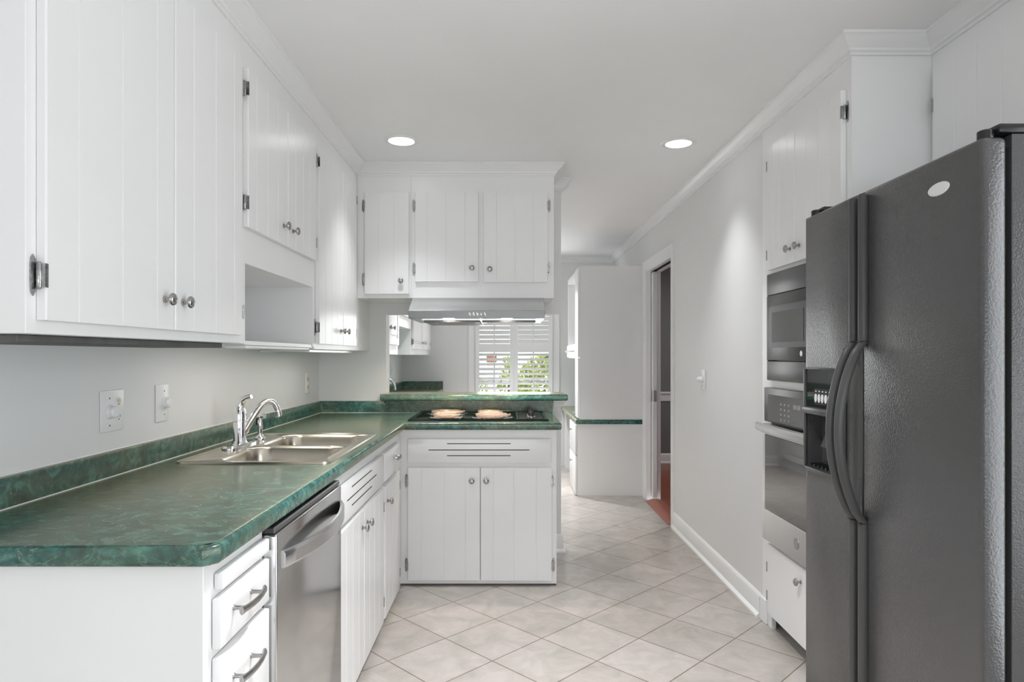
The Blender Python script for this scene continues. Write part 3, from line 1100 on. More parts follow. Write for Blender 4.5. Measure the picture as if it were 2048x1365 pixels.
obj('lever_handle', MB().tube(pts, [0.0215, 0.0165, 0.0125, 0.0095, 0.0080], 12, up=(0, 1, 0), flat=1.15), M_CHROME, t)
pts, rad = [], []
sp = [(0.010, 0.045), (0.030, 0.065), (0.060, 0.108), (0.085, 0.142), (0.110, 0.166), (0.135, 0.178), (0.160, 0.178), (0.180, 0.166), (0.192, 0.146), (0.196, 0.128)]
for i in range(len(sp) - 1):
    for k in range(4):
        f = k / 4
        pts.append((sp[i][0] * (1 - f) + sp[i + 1][0] * f, sp[i][1] * (1 - f) + sp[i + 1][1] * f))
pts.append(sp[-1])
for _ in range(3):
    pts = [pts[0]] + [((a[0] + 2 * b[0] + c[0]) / 4, (a[1] + 2 * b[1] + c[1]) / 4) for a, b, c in zip(pts, pts[1:], pts[2:])] + [pts[-1]]
ca, sa = math.cos(R(22)), math.sin(R(22))
p3 = [(FX + q * ca * 0.72, FY + q * sa, zf + h) for q, h in pts]
rad = [0.0150 - 0.004 * i / len(p3) for i in range(len(p3))]
sp_o = obj('spout', MB().tube(p3, rad, 14), M_CHROME, t)
e0, e1 = Vector(p3[-3]), Vector(p3[-1])
dn = (e1 - e0).normalized()
obj('aerator', MB().lathe([(0.0115, -0.012), (0.0145, -0.008), (0.0145, 0.012), (0.011, 0.016), (0, 0.016)], e1, dn, 16), M_CHROME, sp_o)

SXX, SYY = -1.090, 2.885
t = thing('side_sprayer', 'small chrome pull-out sprayer beside the faucet on the sink rim', 'sprayer', (SXX, SYY, zf))
obj('holder', MB().lathe([(0.026, 0), (0.025, 0.006), (0.016, 0.014), (0.012, 0.022), (0.012, 0.026)], (SXX, SYY, zf), (0, 0, 1), 20), M_CHROME, t)
obj('spray_head', MB().lathe([(0.010, 0.0262), (0.011, 0.040), (0.013, 0.060), (0.011, 0.078), (0.010, 0.086), (0.014, 0.092), (0.016, 0.100), (0.012, 0.112), (0, 0.116)], (SXX, SYY, zf), (0, 0, 1), 18).lathe([(0.009, 0), (0.013, 0.010), (0.012, 0.024), (0, 0.025)], (SXX, SYY, zf + 0.100), (0.9, -0.3, 0.15), 14), M_CHROME, t)
obj('trigger', MB().box(SXX - 0.017, SXX - 0.009, SYY - 0.006, SYY + 0.006, zf + 0.062, zf + 0.094, 0.002, 1), M_BLACKP, t)

# ------------------------------------------------------------------ cooktop
t = thing('cooktop', 'black electric coil cooktop set into the counter below the range hood', 'cooktop', (-0.165, 3.97, CT))
kx0, kx1, ky0, ky1 = -0.568, 0.236, 3.715, 4.225
zk = CT + 0.0005
tb = bmesh.new()
loft(tb, [rrect(kx0, kx1, ky0, ky1, 0.012, zk), rrect(kx0 + 0.001, kx1 - 0.001, ky0 + 0.001, ky1 - 0.001, 0.012, zk + 0.009), rrect(kx0 + 0.007, kx1 - 0.007, ky0 + 0.007, ky1 - 0.007, 0.010, zk + 0.012), rrect(kx0 + 0.020, kx1 - 0.020, ky0 + 0.020, ky1 - 0.020, 0.008, zk + 0.006)])
bmesh.ops.recalc_face_normals(tb, faces=tb.faces[:])
mb = MB(); mb._add(tb)
obj('cooktop_surface', mb, M_GLASSTOP, t)
zs = zk + 0.0062
for bx, by, br_ in ((-0.362, 3.865, 0.078), (-0.090, 3.875, 0.104), (-0.375, 4.085, 0.104), (-0.112, 4.09, 0.078)):
    ring = MB().lathe([(br_ - 0.01, 0.001), (br_ + 0.022, 0.0), (br_ + 0.024, 0.003), (br_ + 0.018, 0.006), (br_ + 0.006, 0.004), (br_ - 0.01, 0.002), (0.012, 0.0015), (0, 0.0015)], (bx, by, zs), (0, 0, 1), 40)
    pan = obj('drip_pan', ring, M_CHROME, t)
    pts = []
    turns = 4.0 if br_ > 0.09 else 3.0
    nn = int(turns * 26)
    for i in range(nn + 1):
        a = 2 * math.pi * turns * i / nn
        r_ = 0.022 + (br_ - 0.022) * i / nn
        pts.append((bx + r_ * math.cos(a), by + r_ * math.sin(a), zs + 0.018))
    c = MB().tube(pts, 0.0062, 8)
    for k in range(3):
        a = R(90 + 120 * k)
        c.box(bx - 0.003 + 0.0 * k, bx + 0.003, by - 0.003, by + 0.003, zs + 0.008, zs + 0.012)
        c.tube([(bx, by, zs + 0.010), (bx + br_ * math.cos(a), by + br_ * math.sin(a), zs + 0.010)], 0.003, 6)
    obj('burner_coil', c, M_COIL, pan)
obj('control_panel', MB().box(0.065, 0.205, 3.745, 4.195, zs, zs + 0.005, 0.002, 1), M_BLACKP, t)
obj('divider_strip', MB().box(0.052, 0.062, 3.745, 4.195, zs, zs + 0.006, 0.001, 1), M_CHROME, t)
for k in range(5):
    ky = 3.86 + 0.068 * k
    kn = obj('control_knob', MB().lathe([(0.022, 0), (0.022, 0.004), (0.018, 0.007), (0.0165, 0.024), (0.013, 0.027), (0, 0.027)], (0.140, ky, zs + 0.0052), (0, 0, 1), 20).box(0.137, 0.143, ky - 0.017, ky + 0.017, zs + 0.028, zs + 0.037, 0.002, 1), M_BLACKP, t)
    obj('trim_ring', MB().lathe([(0.0225, 0.0), (0.0265, 0.0), (0.0265, 0.003), (0.0225, 0.005)], (0.140, ky, zs + 0.0053), (0, 0, 1), 24), M_CHROME, kn)

# ------------------------------------------------------------------ range hood
t = thing('range_hood', 'stainless steel under-cabinet range hood above the cooktop', 'range hood', (-0.175, 4.0, 1.50))
hx0, hx1 = -0.566, 0.213
HZ = ZP - 0.0008
yz = [(MW0 - 0.002, HZ), (3.915, HZ), (3.742, 1.545), (3.742, 1.500), (MW0 - 0.002, 1.500)]
hd = obj('hood_shell', MB().poly_extrude([(hx0, y, z) for y, z in yz], [(hx1, y, z) for y, z in yz]), M_STEELH, t)
obj('control_strip', MB().box(hx0, hx1, 3.737, 3.7419, 1.500, 1.545, 0.0015, 1), M_STEEL_SHADED, t)  # hood lip, its shade is put into the steel colour
obj('hood_rim', MB().box(-0.50, 0.175, 3.83, 4.275, 1.494, 1.4998), M_STEELH, t)
for a, b in ((-0.492, -0.166), (-0.150, 0.166)):
    f = obj('grease_filter', MB().box(a, b, 3.86, 4.265, 1.483, 1.4938, 0.002, 1), M_FILTER, t)
    obj('filter_latch', MB().box((b - 0.03) if a < -0.2 else a + 0.004, (b - 0.004) if a < -0.2 else a + 0.03, 3.855, 3.875, 1.479, 1.4828, 0.001, 1), M_CHROME, f)
for x in (-0.342, -0.004):
    obj('hood_lamp', MB().lathe([(0.030, 0.0), (0.034, -0.003), (0.030, -0.006), (0.0, -0.006)], (x, 3.795, 1.4998), (0, 0, 1), 24), M_HOODLAMP, t, 'glowing round lamp lens')
    area('hood_light', (x, 3.81, 1.488), (R(22), 0, 0), 0.05, 2.3, (1.0, 0.86, 0.68), disk=True, spread=115)
for k in range(5):
    x = -0.2135 + 0.0215 * k
    obj('push_button', MB().lathe([(0.0085, 0), (0.0085, 0.004), (0.006, 0.006), (0, 0.0065)], (x, 3.737, 1.522), (0, -1, 0), 16), M_CHROME, t)

# ------------------------------------------------------------------ oven tower and refrigerator cabinets (right)
TY0, TY1 = 2.37, 3.20
FT = ('W', RW)
t = thing('oven_cabinet', 'tall white cabinet on right holding the microwave and wall oven', 'cabinet', (1.55, 2.78, 0))
RNg = RN - 0.001
OVZ0, OVZ1, MVZ0, MVZ1 = 0.425, 1.137, 1.177, 1.663
AY0, AY1 = 2.445, 3.085
mb = MB()
mb.box(RW, RNg, TY0, TY0 + 0.02, 0, ZT)
mb.box(RW + 0.02, RNg, TY1 - 0.02, TY1 - 0.0005, 0, ZT)
mb.box(RNg - 0.02, RNg, TY0 + 0.02, TY1 - 0.02, 0, ZT)
mb.box(RW, RW + 0.02, AY1, TY1 - 0.0005, 0, ZT)
mb.box(RW, RW + 0.02, TY0 + 0.02, AY0, 0.07, ZT)
for a, b in ((0.07, OVZ0), (OVZ1, MVZ0), (MVZ1, ZT)):
    mb.box(RW, RW + 0.02, AY0, AY1, a, b)
mb.box(RW + 0.075, RW + 0.09, TY0 + 0.02, AY1, 0, 0.07)
mb.box(RW - 0.013, RW + 0.0, 3.128, TY1 - 0.0005, 0, 0.118, 0.003, 1)
obj('carcass', mb, M_WHITE, t)
plank_door(t, FT, 2.798, 3.095, 1.688, 2.262, [2.875, 2.955, 3.035], nob=(2.838, 1.75), hinges=(1.76, 2.18), hside=-1)
plank_door(t, FT, 2.405, 2.794, 1.688, 2.262, [2.49, 2.585, 2.69], nob=(2.750, 1.75), hinges=(1.76, 2.18), hside=1)
plank_door(t, FT, 2.44, 3.092, 0.075, 0.402, [], nob=(2.735, 0.340), hinges=(0.155, 0.29), hside=-1)

t = thing('overhead_cabinet', 'white plank-door cabinet set back above the black refrigerator', 'cabinet', (1.7, 1.9, 1.84))
carcass(t, TF, RNg, 1.40, TY0 - 0.0005, 1.84, ZT)
FO = ('W', TF)
plank_door(t, FO, 1.90, 2.335, 1.87, 2.30, [2.01, 2.115, 2.22], nob=(1.94, 1.93), hinges=(1.93, 2.18), hside=-1)
plank_door(t, FO, 1.43, 1.895, 1.87, 2.30, [1.54, 1.66, 1.78], nob=(1.85, 1.93), hinges=(1.93, 2.18), hside=1)

# microwave
FM = ('W', RW - 0.001)
t = thing('microwave', 'built-in black microwave with trim frame above the wall oven', 'microwave', (1.4, 2.76, MVZ0))
ma0, ma1 = 2.435, 3.10
mb = MB()
fbox(mb, FM, ma0, ma1, MVZ1 - 0.095, MVZ1 + 0.006, 0.0, 0.018, 0.005, 2)
fbox(mb, FM, ma0, ma1, MVZ0 - 0.006, MVZ0 + 0.085, 0.0, 0.018, 0.005, 2)
fbox(mb, FM, ma0, ma0 + 0.03, MVZ0 + 0.085, MVZ1 - 0.095, 0.0, 0.018, 0.003, 1)
fbox(mb, FM, ma1 - 0.022, ma1, MVZ0 + 0.085, MVZ1 - 0.095, 0.0, 0.018, 0.003, 1)
obj('trim_frame', mb, M_HANDLE, t)
obj('body', fbox(MB(), FM, AY0 + 0.005, AY1 - 0.005, MVZ0 + 0.01, MVZ1 - 0.01, -0.40, -0.002), M_BLACKP, t)
md = obj('door', fbox(MB(), FM, ma0 + 0.19, ma1 - 0.024, MVZ0 + 0.088, MVZ1 - 0.098, 0.0, 0.026, 0.004, 2), M_HANDLE, t)
obj('door_bezel', fbox(MB(), FM, ma0 + 0.235, ma1 - 0.055, MVZ0 + 0.145, MVZ1 - 0.150, 0.026, 0.0275, 0.0005, 1), M_BLACKP, md)
obj('window_screen', fbox(MB(), FM, ma0 + 0.255, ma1 - 0.085, MVZ0 + 0.170, MVZ1 - 0.178, 0.0275, 0.0285), M_GREYGLASS, md)
obj('brand_badge', MB().lathe([(0.012, 0), (0.012, 0.001), (0, 0.001)], fp(FM, 2.715, MVZ0 + 0.118, 0.0262), (-1, 0, 0), 20), M_STEEL, md)
cp = obj('control_panel', fbox(MB(), FM, ma0 + 0.032, ma0 + 0.187, MVZ0 + 0.088, MVZ1 - 0.098, 0.0, 0.024, 0.003, 1), M_BLACKP, t)
obj('clock_display', fbox(MB(), FM, ma0 + 0.055, ma0 + 0.165, MVZ1 - 0.165, MVZ1 - 0.130, 0.024, 0.0246), M_GREYGLASS, cp)

# wall oven
t = thing('wall_oven', 'stainless and black glass wall oven below the built-in microwave', 'oven', (1.4, 2.76, OVZ0))
oa0, oa1 = 2.43, 3.10
obj('body', fbox(MB(), FM, AY0 + 0.005, AY1 - 0.005, OVZ0 + 0.01, OVZ1 - 0.01, -0.45, -0.002), M_BLACKP, t)
cp = obj('control_panel', fbox(MB(), FM, oa0, oa1, 0.978, OVZ1, 0.0, 0.030, 0.004, 2), M_HANDLE, t)
obj('control_glass', fbox(MB(), FM, oa0 + 0.01, oa1 - 0.05, 0.985, OVZ1 - 0.03, 0.030, 0.0315), M_GREYGLASS, cp)
mk = MB()
random.seed(4)
for r_ in range(4):
    for c_ in range(3):
        u = 2.905 - 0.040 * c_
        z = 1.072 - 0.023 * r_
        fbox(mk, FM, u - 0.007, u + 0.007, z - 0.0012, z + 0.0012, 0.0316, 0.0319)
        fbox(mk, FM, u - 0.004, u + 0.004, z - 0.006, z - 0.0035, 0.0316, 0.0319)
obj('key_legends', mk, M_MARK, cp)
mk = MB()
for k, u in enumerate((2.772, 2.756, 2.735, 2.719)):
    for z in (1.060, 1.068, 1.076):
        fbox(mk, FM, u - 0.005, u + 0.005, z - 0.001, z + 0.001, 0.0316, 0.0319)
    for du in (-0.005, 0.005):
        fbox(mk, FM, u + du - 0.001, u + du + 0.001, 1.060, 1.076, 0.0316, 0.0319)
obj('clock_display', mk, M_MARK, cp)
mb = MB()
dz0, dz1 = OVZ0, 0.968
fbox(mb, FM, oa0, oa0 + 0.03, dz0, dz1, 0.0, 0.038, 0.003, 1)
fbox(mb, FM, oa1 - 0.028, oa1, dz0, dz1, 0.0, 0.038, 0.003, 1)
fbox(mb, FM, oa0 + 0.03, oa1 - 0.028, dz0, dz0 + 0.145, 0.0, 0.038, 0.003, 1)
fbox(mb, FM, oa0 + 0.03, oa1 - 0.028, dz1 - 0.05, dz1, 0.0, 0.038, 0.003, 1)
od = obj('door', mb, M_STEEL, t)
obj('door_glass', fbox(MB(), FM, oa0 + 0.03, oa1 - 0.028, dz0 + 0.145, dz1 - 0.05, 0.0, 0.037), M_DGLASS, od)
mb = MB()
tb = bmesh.new()
rings = []
for i in range(21):
    s_ = i / 20
    yy = oa0 - 0.005 + (oa1 - oa0 + 0.012) * s_
    wv = 0.062 + 0.022 * math.sin(math.pi * s_)
    h0, h1 = 0.935, 0.975
    sec = [(wv - 0.010, h0 + 0.004), (wv, h0), (wv + 0.009, h0 + 0.010), (wv + 0.009, h1 - 0.010), (wv, h1), (wv - 0.010, h1 - 0.004)]
    rings.append([tb.verts.new(fp(FM, yy, z, q)) for q, z in sec])
for a, b in zip(rings, rings[1:]):
    for k in range(6):
        j = (k + 1) % 6
        tb.faces.new((a[k], b[k], b[j], a[j]))
tb.faces.new(rings[0]); tb.faces.new(rings[-1][::-1])
bmesh.ops.recalc_face_normals(tb, faces=tb.faces[:])
mb._add(tb)
fbox(mb, FM, oa0 + 0.02, oa0 + 0.045, 0.943, 0.967, 0.038, 0.062)
fbox(mb, FM, oa1 - 0.045, oa1 - 0.02, 0.943, 0.967, 0.038, 0.062)
obj('handle', mb, M_STEELH, od, 'broad steel bar handle')
bc = fp(FM, 2.735, OVZ0 + 0.075, 0.038)
mb = MB().lathe([(0.020, 0), (0.0235, 0.0), (0.0235, 0.0015), (0.020, 0.0015)], bc, (-1, 0, 0), 28)
for sgn in (-1, 1):
    pts = []
    for i in range(15):
        a = R(30 + 300 * i / 14)
        pts.append((bc.x - 0.001, bc.y - sgn * 0.0065 + 0.0052 * math.cos(a) * -sgn, bc.z + 0.009 * math.sin(a)))
    mb.tube(pts, 0.0012, 6, up=(1, 0, 0))
obj('brand_badge', mb, M_PEWTER, od, 'round monogram badge')

# ------------------------------------------------------------------ refrigerator
t = thing('refrigerator', 'black side-by-side refrigerator with ice dispenser at right', 'refrigerator', (1.45, 1.92, 0))
RY0, RYM, RY1 = 1.475, 1.981, 2.358
RX, RXD, RXB, RZT = 1.070, 1.128, 1.140, 1.782
obj('body', MB().box(RXB, 1.84, RY0 + 0.006, RY1 - 0.006, 0.03, 1.79, 0.004, 2), M_FRIDGE, t)
obj('grille', MB().box(RXB - 0.03, RXB, RY0 + 0.02, RY1 - 0.02, 0.0, 0.05), M_BLACKP, t)
obj('gasket', MB().box(RXD, RXB, RY0 + 0.022, RYM - 0.02, 0.08, RZT - 0.02).box(RXD, RXB, RYM + 0.02, RY1 - 0.022, 0.08, RZT - 0.02), M_DARK, t)
nd = obj('door', MB().box(RX, RXD, RY0, RYM - 0.005, 0.06, RZT, 0.014, 4), M_FRIDGE, t)
# freezer door with the dispenser opening
FR = ('W', RX)
hu0, hu1, hz0, hz1 = 2.075, 2.335, 0.895, 1.088
mb = MB()
ya, yb = RYM + 0.005, RY1
tb = bmesh.new()
loops = []
def rect4(u0, u1, z0, z1, wv):
    return [fp(FR, u0, z0, wv), fp(FR, u1, z0, wv), fp(FR, u1, z1, wv), fp(FR, u0, z1, wv)]
seq = [rect4(ya, yb, 0.06, RZT, RX - RXD), rect4(ya, yb, 0.06, RZT, -0.012), rect4(ya + 0.003, yb - 0.003, 0.063, RZT - 0.003, -0.004), rect4(ya + 0.010, yb - 0.010, 0.070, RZT - 0.010, 0.0), rect4(hu0, hu1, hz0, hz1, 0.0), rect4(hu0 + 0.004, hu1 - 0.004, hz0 + 0.004, hz1 - 0.002, -0.050), ]
rs = [[tb.verts.new(p) for p in lp] for lp in seq]
for a, b in zip(rs, rs[1:]):
    for k in range(4):
        j = (k + 1) % 4
        tb.faces.new((a[k], a[j], b[j], b[k]))
tb.faces.new(rs[-1])
tb.faces.new(rs[0][::-1])
bmesh.ops.recalc_face_normals(tb, faces=tb.faces[:])
mb._add(tb)
fd = obj('door', mb, M_FRIDGE, t, sharp=45)
# dispenser
dsp = MB()
fbox(dsp, FR, hu0 - 0.012, hu0, hz0 - 0.012, 1.245, 0.0005, 0.010, 0.003, 2)
fbox(dsp, FR, hu1, hu1 + 0.014, hz0 - 0.012, 1.245, 0.0005, 0.010, 0.003, 2)
fbox(dsp, FR, hu0, hu1, hz0 - 0.014, hz0, 0.0005, 0.012, 0.003, 2)
fbox(dsp, FR, hu0, hu1, 1.238, 1.245, 0.0005, 0.010, 0.003, 2)
fbox(dsp, FR, hu0, hu1, hz1 - 0.004, hz1 + 0.018, 0.0005, 0.022, 0.004, 2)
obj('dispenser_frame', dsp, M_HANDLE, fd)
dp = obj('dispenser_panel', fbox(MB(), FR, hu0, hu1, hz1 + 0.018, 1.238, 0.0005, 0.005), M_DGLASS, fd)
bt = fbox(MB(), FR, 2.12, 2.272, hz1 + 0.030, hz1 + 0.085, 0.005, 0.0065)
obj('button_strip', bt, M_BLACKP, dp)
for k in range(6):
    u = 2.258 - 0.0235 * k
    mb = MB()
    tb = bmesh.new()
    tb.free()
    pts_a = [fp(FR, u + 0.0085 * math.cos(2 * math.pi * i / 14), hz1 + 0.052 + 0.015 * math.sin(2 * math.pi * i / 14), 0.0065) for i in range(14)]
    pts_b = [q + Vector((-0.002, 0, 0)) for q in pts_a]
    mb.poly_extrude(pts_a, pts_b)
    obj('dispenser_button', mb, M_MARK, dp)
mk = MB()
for k in range(6):
    u = 2.258 - 0.0235 * k
    fbox(mk, FR, u - 0.004, u + 0.004, hz1 + 0.074, hz1 + 0.078, 0.0066, 0.0069)
obj('button_marks', mk, M_MARK, dp)
mb = MB()
pz = hz0 + 0.095
for u, ww in ((2.155, 0.0), (2.255, 0.0)):
    pts_a = [fp(FR, u + du, z, wv) for du, z, wv in ((-0.026, pz - 0.02, -0.02), (0.026, pz - 0.02, -0.02), (0.018, pz + 0.060, -0.046), (-0.018, pz + 0.060, -0.046))]
    pts_b = [q + Vector((0.005, 0, 0)) for q in pts_a]
    mb.poly_extrude(pts_a, pts_b)
obj('dispenser_paddle', mb, M_HANDLE, fd)
mb = MB()
for k in range(9):
    u = hu0 + 0.018 + 0.0275 * k
    fbox(mb, FR, u, u + 0.008, hz0 + 0.005, hz0 + 0.012, -0.046, -0.002)
obj('drip_tray', mb, M_BLACKP, fd)


def fridge_handle(parent, yc):
    zt, zb_ = 1.765, 0.085
    b0, b1 = 0.790, 1.325
    pts = []
    zz = []
    z = zt
    zs_ = [zt, 1.55, b1 + 0.02, b1]
    for i in range(1, 25):
        zs_.append(b1 + (b0 - b1) * i / 24)
    zs_ += [b0 - 0.02, 0.45, zb_]
    tb = bmesh.new()
    rings = []
    for z in zs_:
        if b0 <= z <= b1:
            s_ = (b1 - z) / (b1 - b0)
            bow = 0.070 * (math.sin(math.pi * s_) ** 0.72)
        else:
            bow = 0.0
        wv = 0.001 + bow
        hw = 0.0125
        th = 0.022 if bow < 0.004 else 0.024
        sec = [(-hw, wv), (-hw, wv + th * 0.55), (-hw * 0.6, wv + th * 0.9), (0, wv + th), (hw * 0.6, wv + th * 0.9), (hw, wv + th * 0.55), (hw, wv)]
        rings.append([tb.verts.new(fp(FR, yc + du, z, q)) for du, q in sec])
    for a, b in zip(rings, rings[1:]):
        for k in range(7):
            j = (k + 1) % 7
            tb.faces.new((a[k], b[k], b[j], a[j]))
    tb.faces.new(rings[0]); tb.faces.new(rings[-1][::-1])
    bmesh.ops.recalc_face_normals(tb, faces=tb.faces[:])
    mb = MB(); mb._add(tb)
    h = obj('handle', mb, M_HANDLE, parent, 'long bowed grey handle', sharp=50)
    s = MB()
    for z in (b1 + 0.004, b0 - 0.004):
        fbox(s, FR, yc - 0.0128, yc + 0.0128, z - 0.0008, z + 0.0008, 0.002, 0.0235)
    obj('handle_seam', s, M_BLACKP, h)
    return h


fridge_handle(nd, RYM - 0.026)
fridge_handle(fd, RYM + 0.026)
# badge, hinge covers
bc = fp(FR, 1.625, 1.700, 0.0)
pa = [bc + Vector((-0.0003, 0.041 * math.cos(2 * math.pi * i / 32), 0.0165 * math.sin(2 * math.pi * i / 32))) for i in range(32)]
pb = [bc + Vector((-0.003, 0.038 * math.cos(2 * math.pi * i / 32), 0.0145 * math.sin(2 * math.pi * i / 32))) for i in range(32)]
obj('brand_badge', MB().poly_extrude(pa, pb), mat('badge_silver', (0.85, 0.85, 0.85), 0.3, 0.3, var=0.02), nd, 'pale oval badge')
for y, o_ in ((RY0 + 0.03, nd), (RY1 - 0.03, fd)):
    mb = MB().lathe([(0.017, 0), (0.017, 0.018), (0.013, 0.021), (0, 0.021)], (RX + 0.028, y, RZT + 0.0005), (0, 0, 1), 18)
    obj('hinge_pin', mb, M_BLACKP, t)
    obj('hinge_cover', MB().box(RX + 0.04, RX + 0.19, y - 0.028, y + 0.028, 1.7905, 1.812, 0.005, 2), M_BLACKP, t)

# ------------------------------------------------------------------ hutch, desk counter and desk base by the far right wall
HY0, HY1, HX = 6.0, 7.2, 0.665
t = thing('hutch', 'tall white hutch with open cubby standing on low green desk counter', 'hutch', (0.95, 6.6, 0.701))
HT = 2.11
HZ0 = 0.7005
HR = RW - 0.001
mb = MB()
mb.box(HX, HR, HY0, HY0 + 0.02, HZ0, HT)
mb.box(HX, HR, HY0 + 0.02, HY0 + 0.26, HT - 0.02, HT)
mb.box(HX, HX + 0.02, HY0 + 0.02, HY0 + 0.26, HZ0, HT - 0.02)
mb.box(HX, HR, HY0 + 0.24, HY0 + 0.26, HZ0, HT - 0.02)
mb.box(HX, HR, HY0 + 0.26, HY1, HT - 0.05, HT)
mb.box(HX, HR, HY1 - 0.03, HY1, 1.26, HT - 0.05)
mb.box(HX, HR, HY0 + 0.26, HY1 - 0.03, 1.26, 1.40)
mb.box(HR - 0.02, HR, HY0 + 0.26, HY1 - 0.03, 1.40, HT - 0.05)
obj('carcass', mb, M_WHITE, t)
FH = ('W', HX)
plank_door(t, FH, HY0 + 0.012, HY0 + 0.252, 1.27, HT - 0.015, [], nob=None)
ld = plank_door(t, FH, HY0 + 0.012, HY0 + 0.252, HZ0 + 0.012, 1.262, [])
place('knob', SMALLKNOB, ld, FH, HY0 + 0.225, 0.745, 0.02)
for k in range(7):
    a = HY0 + 0.27 + 0.13 * k
    d = obj('drawer', fbox(MB(), FH, a, a + 0.124, 1.270, 1.392, 0.001, 0.014, 0.002, 1), M_WHITE, t)
    place('knob', SMALLKNOB, d, FH, a + 0.062, 1.330, 0.014)

t = thing('desk_counter', 'low green marbled desk counter under the white hutch', 'countertop', (0.93, 6.8, 0.665))
mb = MB()
dx = 0.625
mb.box(dx + 0.018, HR, HY0, BW - 0.002, 0.660, 0.700)
mb.sweep([(o, h * 0.040 / 0.041) for o, h in EDGE], [(dx + 0.018, BW - 0.002, 0.700), (dx + 0.018, HY0, 0.700)][::-1] if False else [(dx + 0.018, HY0 - 0.008, 0.700), (dx + 0.018, BW - 0.002, 0.700)])
mb.box(dx + 0.018, HR, HY0 - 0.008, HY0, 0.660, 0.700, 0.002, 1)
obj('worktop', mb, M_COUNTER, t)

t = thing('desk_drawer_cabinet', 'low white drawer cabinet below green desk counter beside the doorway', 'cabinet', (0.93, 6.3, 0))
carcass(t, 0.640, HR, HY0 + 0.002, 6.55, 0, 0.659)
FD = ('W', 0.640)
d = slab_front(t, FD, HY0 + 0.004, 6.54, 0.375, 0.650)
place('knob', SMALLKNOB, d, FD, 6.27, 0.585, 0.02)
d = slab_front(t, FD, HY0 + 0.004, 6.54, 0.010, 0.365)
place('knob', SMALLKNOB, d, FD, 6.27, 0.290, 0.02)
t = thing('desk_end_panel', 'white end support holding the far end of the desk counter by window wall', 'panel', (0.93, 7.5, 0))
obj('panel', MB().box(0.660, HR, 7.40, BW - 0.03, 0, 0.659, 0.002, 1), M_WHITE, t)

# ------------------------------------------------------------------ far room, left: cabinets, counter, faucet
FF = ('E', UF)
g_far = 'white framed wall cabinets in the far room'
fz = 1.295
t = thing('wall_cabinet', 'far-room framed wall cabinet nearest pass-through, left of open niche', 'cabinet', (-1.07, 4.9, fz), g_far)
carcass(t, LWg, UF, 4.43, 5.378, fz, ZT)
panel_door(t, FF, 4.46, 4.905, fz + 0.075, 2.27, nob=(4.86, 1.50), hinges=(1.45, 2.18), hside=1)
panel_door(t, FF, 4.91, 5.35, fz + 0.075, 2.27, nob=(5.02, 1.50), hinges=(1.45, 2.18), hside=-1)
t = thing('wall_cabinet', 'far-room middle wall cabinet with open niche under short doors', 'cabinet', (-1.07, 5.76, fz), g_far)
y0, y1, zn = 5.3785, 6.140, 1.535
mb = MB()
mb.box(LWg, UF, y0, y1, zn, ZT)
mb.box(LWg, UF, y0, y0 + 0.02, fz, zn)
mb.box(LWg, UF, y1 - 0.02, y1, fz, zn)
mb.box(LWg, LWg + 0.008, y0 + 0.02, y1 - 0.02, fz, zn)
obj('carcass', mb, M_WHITE, t)
panel_door(t, FF, 5.40, 5.755, 1.63, 2.27, nob=(5.72, 1.69), hinges=(1.72, 2.18), hside=1)
panel_door(t, FF, 5.76, 6.115, 1.63, 2.27, nob=(5.80, 1.69), hinges=(1.72, 2.18), hside=-1)
t = thing('wall_cabinet', 'far-room corner wall cabinet against the back wall beyond the niche', 'cabinet', (-1.07, 6.9, fz), g_far)
carcass(t, LWg, UF, 6.1405, BW - 0.001, fz, ZT)
panel_door(t, FF, 6.17, 6.86, fz + 0.055, 2.27, nob=(6.80, 1.42), hinges=(1.42, 2.18), hside=1)
panel_door(t, FF, 6.87, 7.56, fz + 0.055, 2.27, nob=(6.94, 1.42), hinges=(1.42, 2.18), hside=-1)

t = thing('countertop', 'far-room green marbled counter with backsplash below framed cabinets', 'countertop', (-1.0, 6.4, 0.9))
mb = MB()
fx = -0.765
mb.box(LWg, fx, 5.0, BW - 0.001, 0.862, 0.902)
mb.sweep([(o, h * 0.04 / 0.041) for o, h in EDGE], [(fx, BW - 0.001, 0.902), (fx, 5.0, 0.902)])
obj('worktop', mb, M_COUNTER, t)
mb = MB().sweep([(0, 0), (0.020, 0), (0.020, 0.080), (0.017, 0.086), (0, 0.086)], [(-0.752, BW - 0.001, 0.9023), (LWg, BW - 0.001, 0.9023), (LWg, 5.0, 0.9023)])
obj('backsplash', mb, M_COUNTER, t)
t = thing('base_cabinet', 'far-room white base cabinet below the green counter by back wall', 'cabinet', (-1.0, 6.4, 0))
carcass(t, LWg, fx - 0.02, 5.01, BW - 0.002, 0, 0.861)
for k in range(3):
    a = 5.03 + 0.87 * k
    panel_door(t, ('E', fx - 0.02), a, a + 0.85, 0.1, 0.84, nob=(a + 0.8, 0.75))

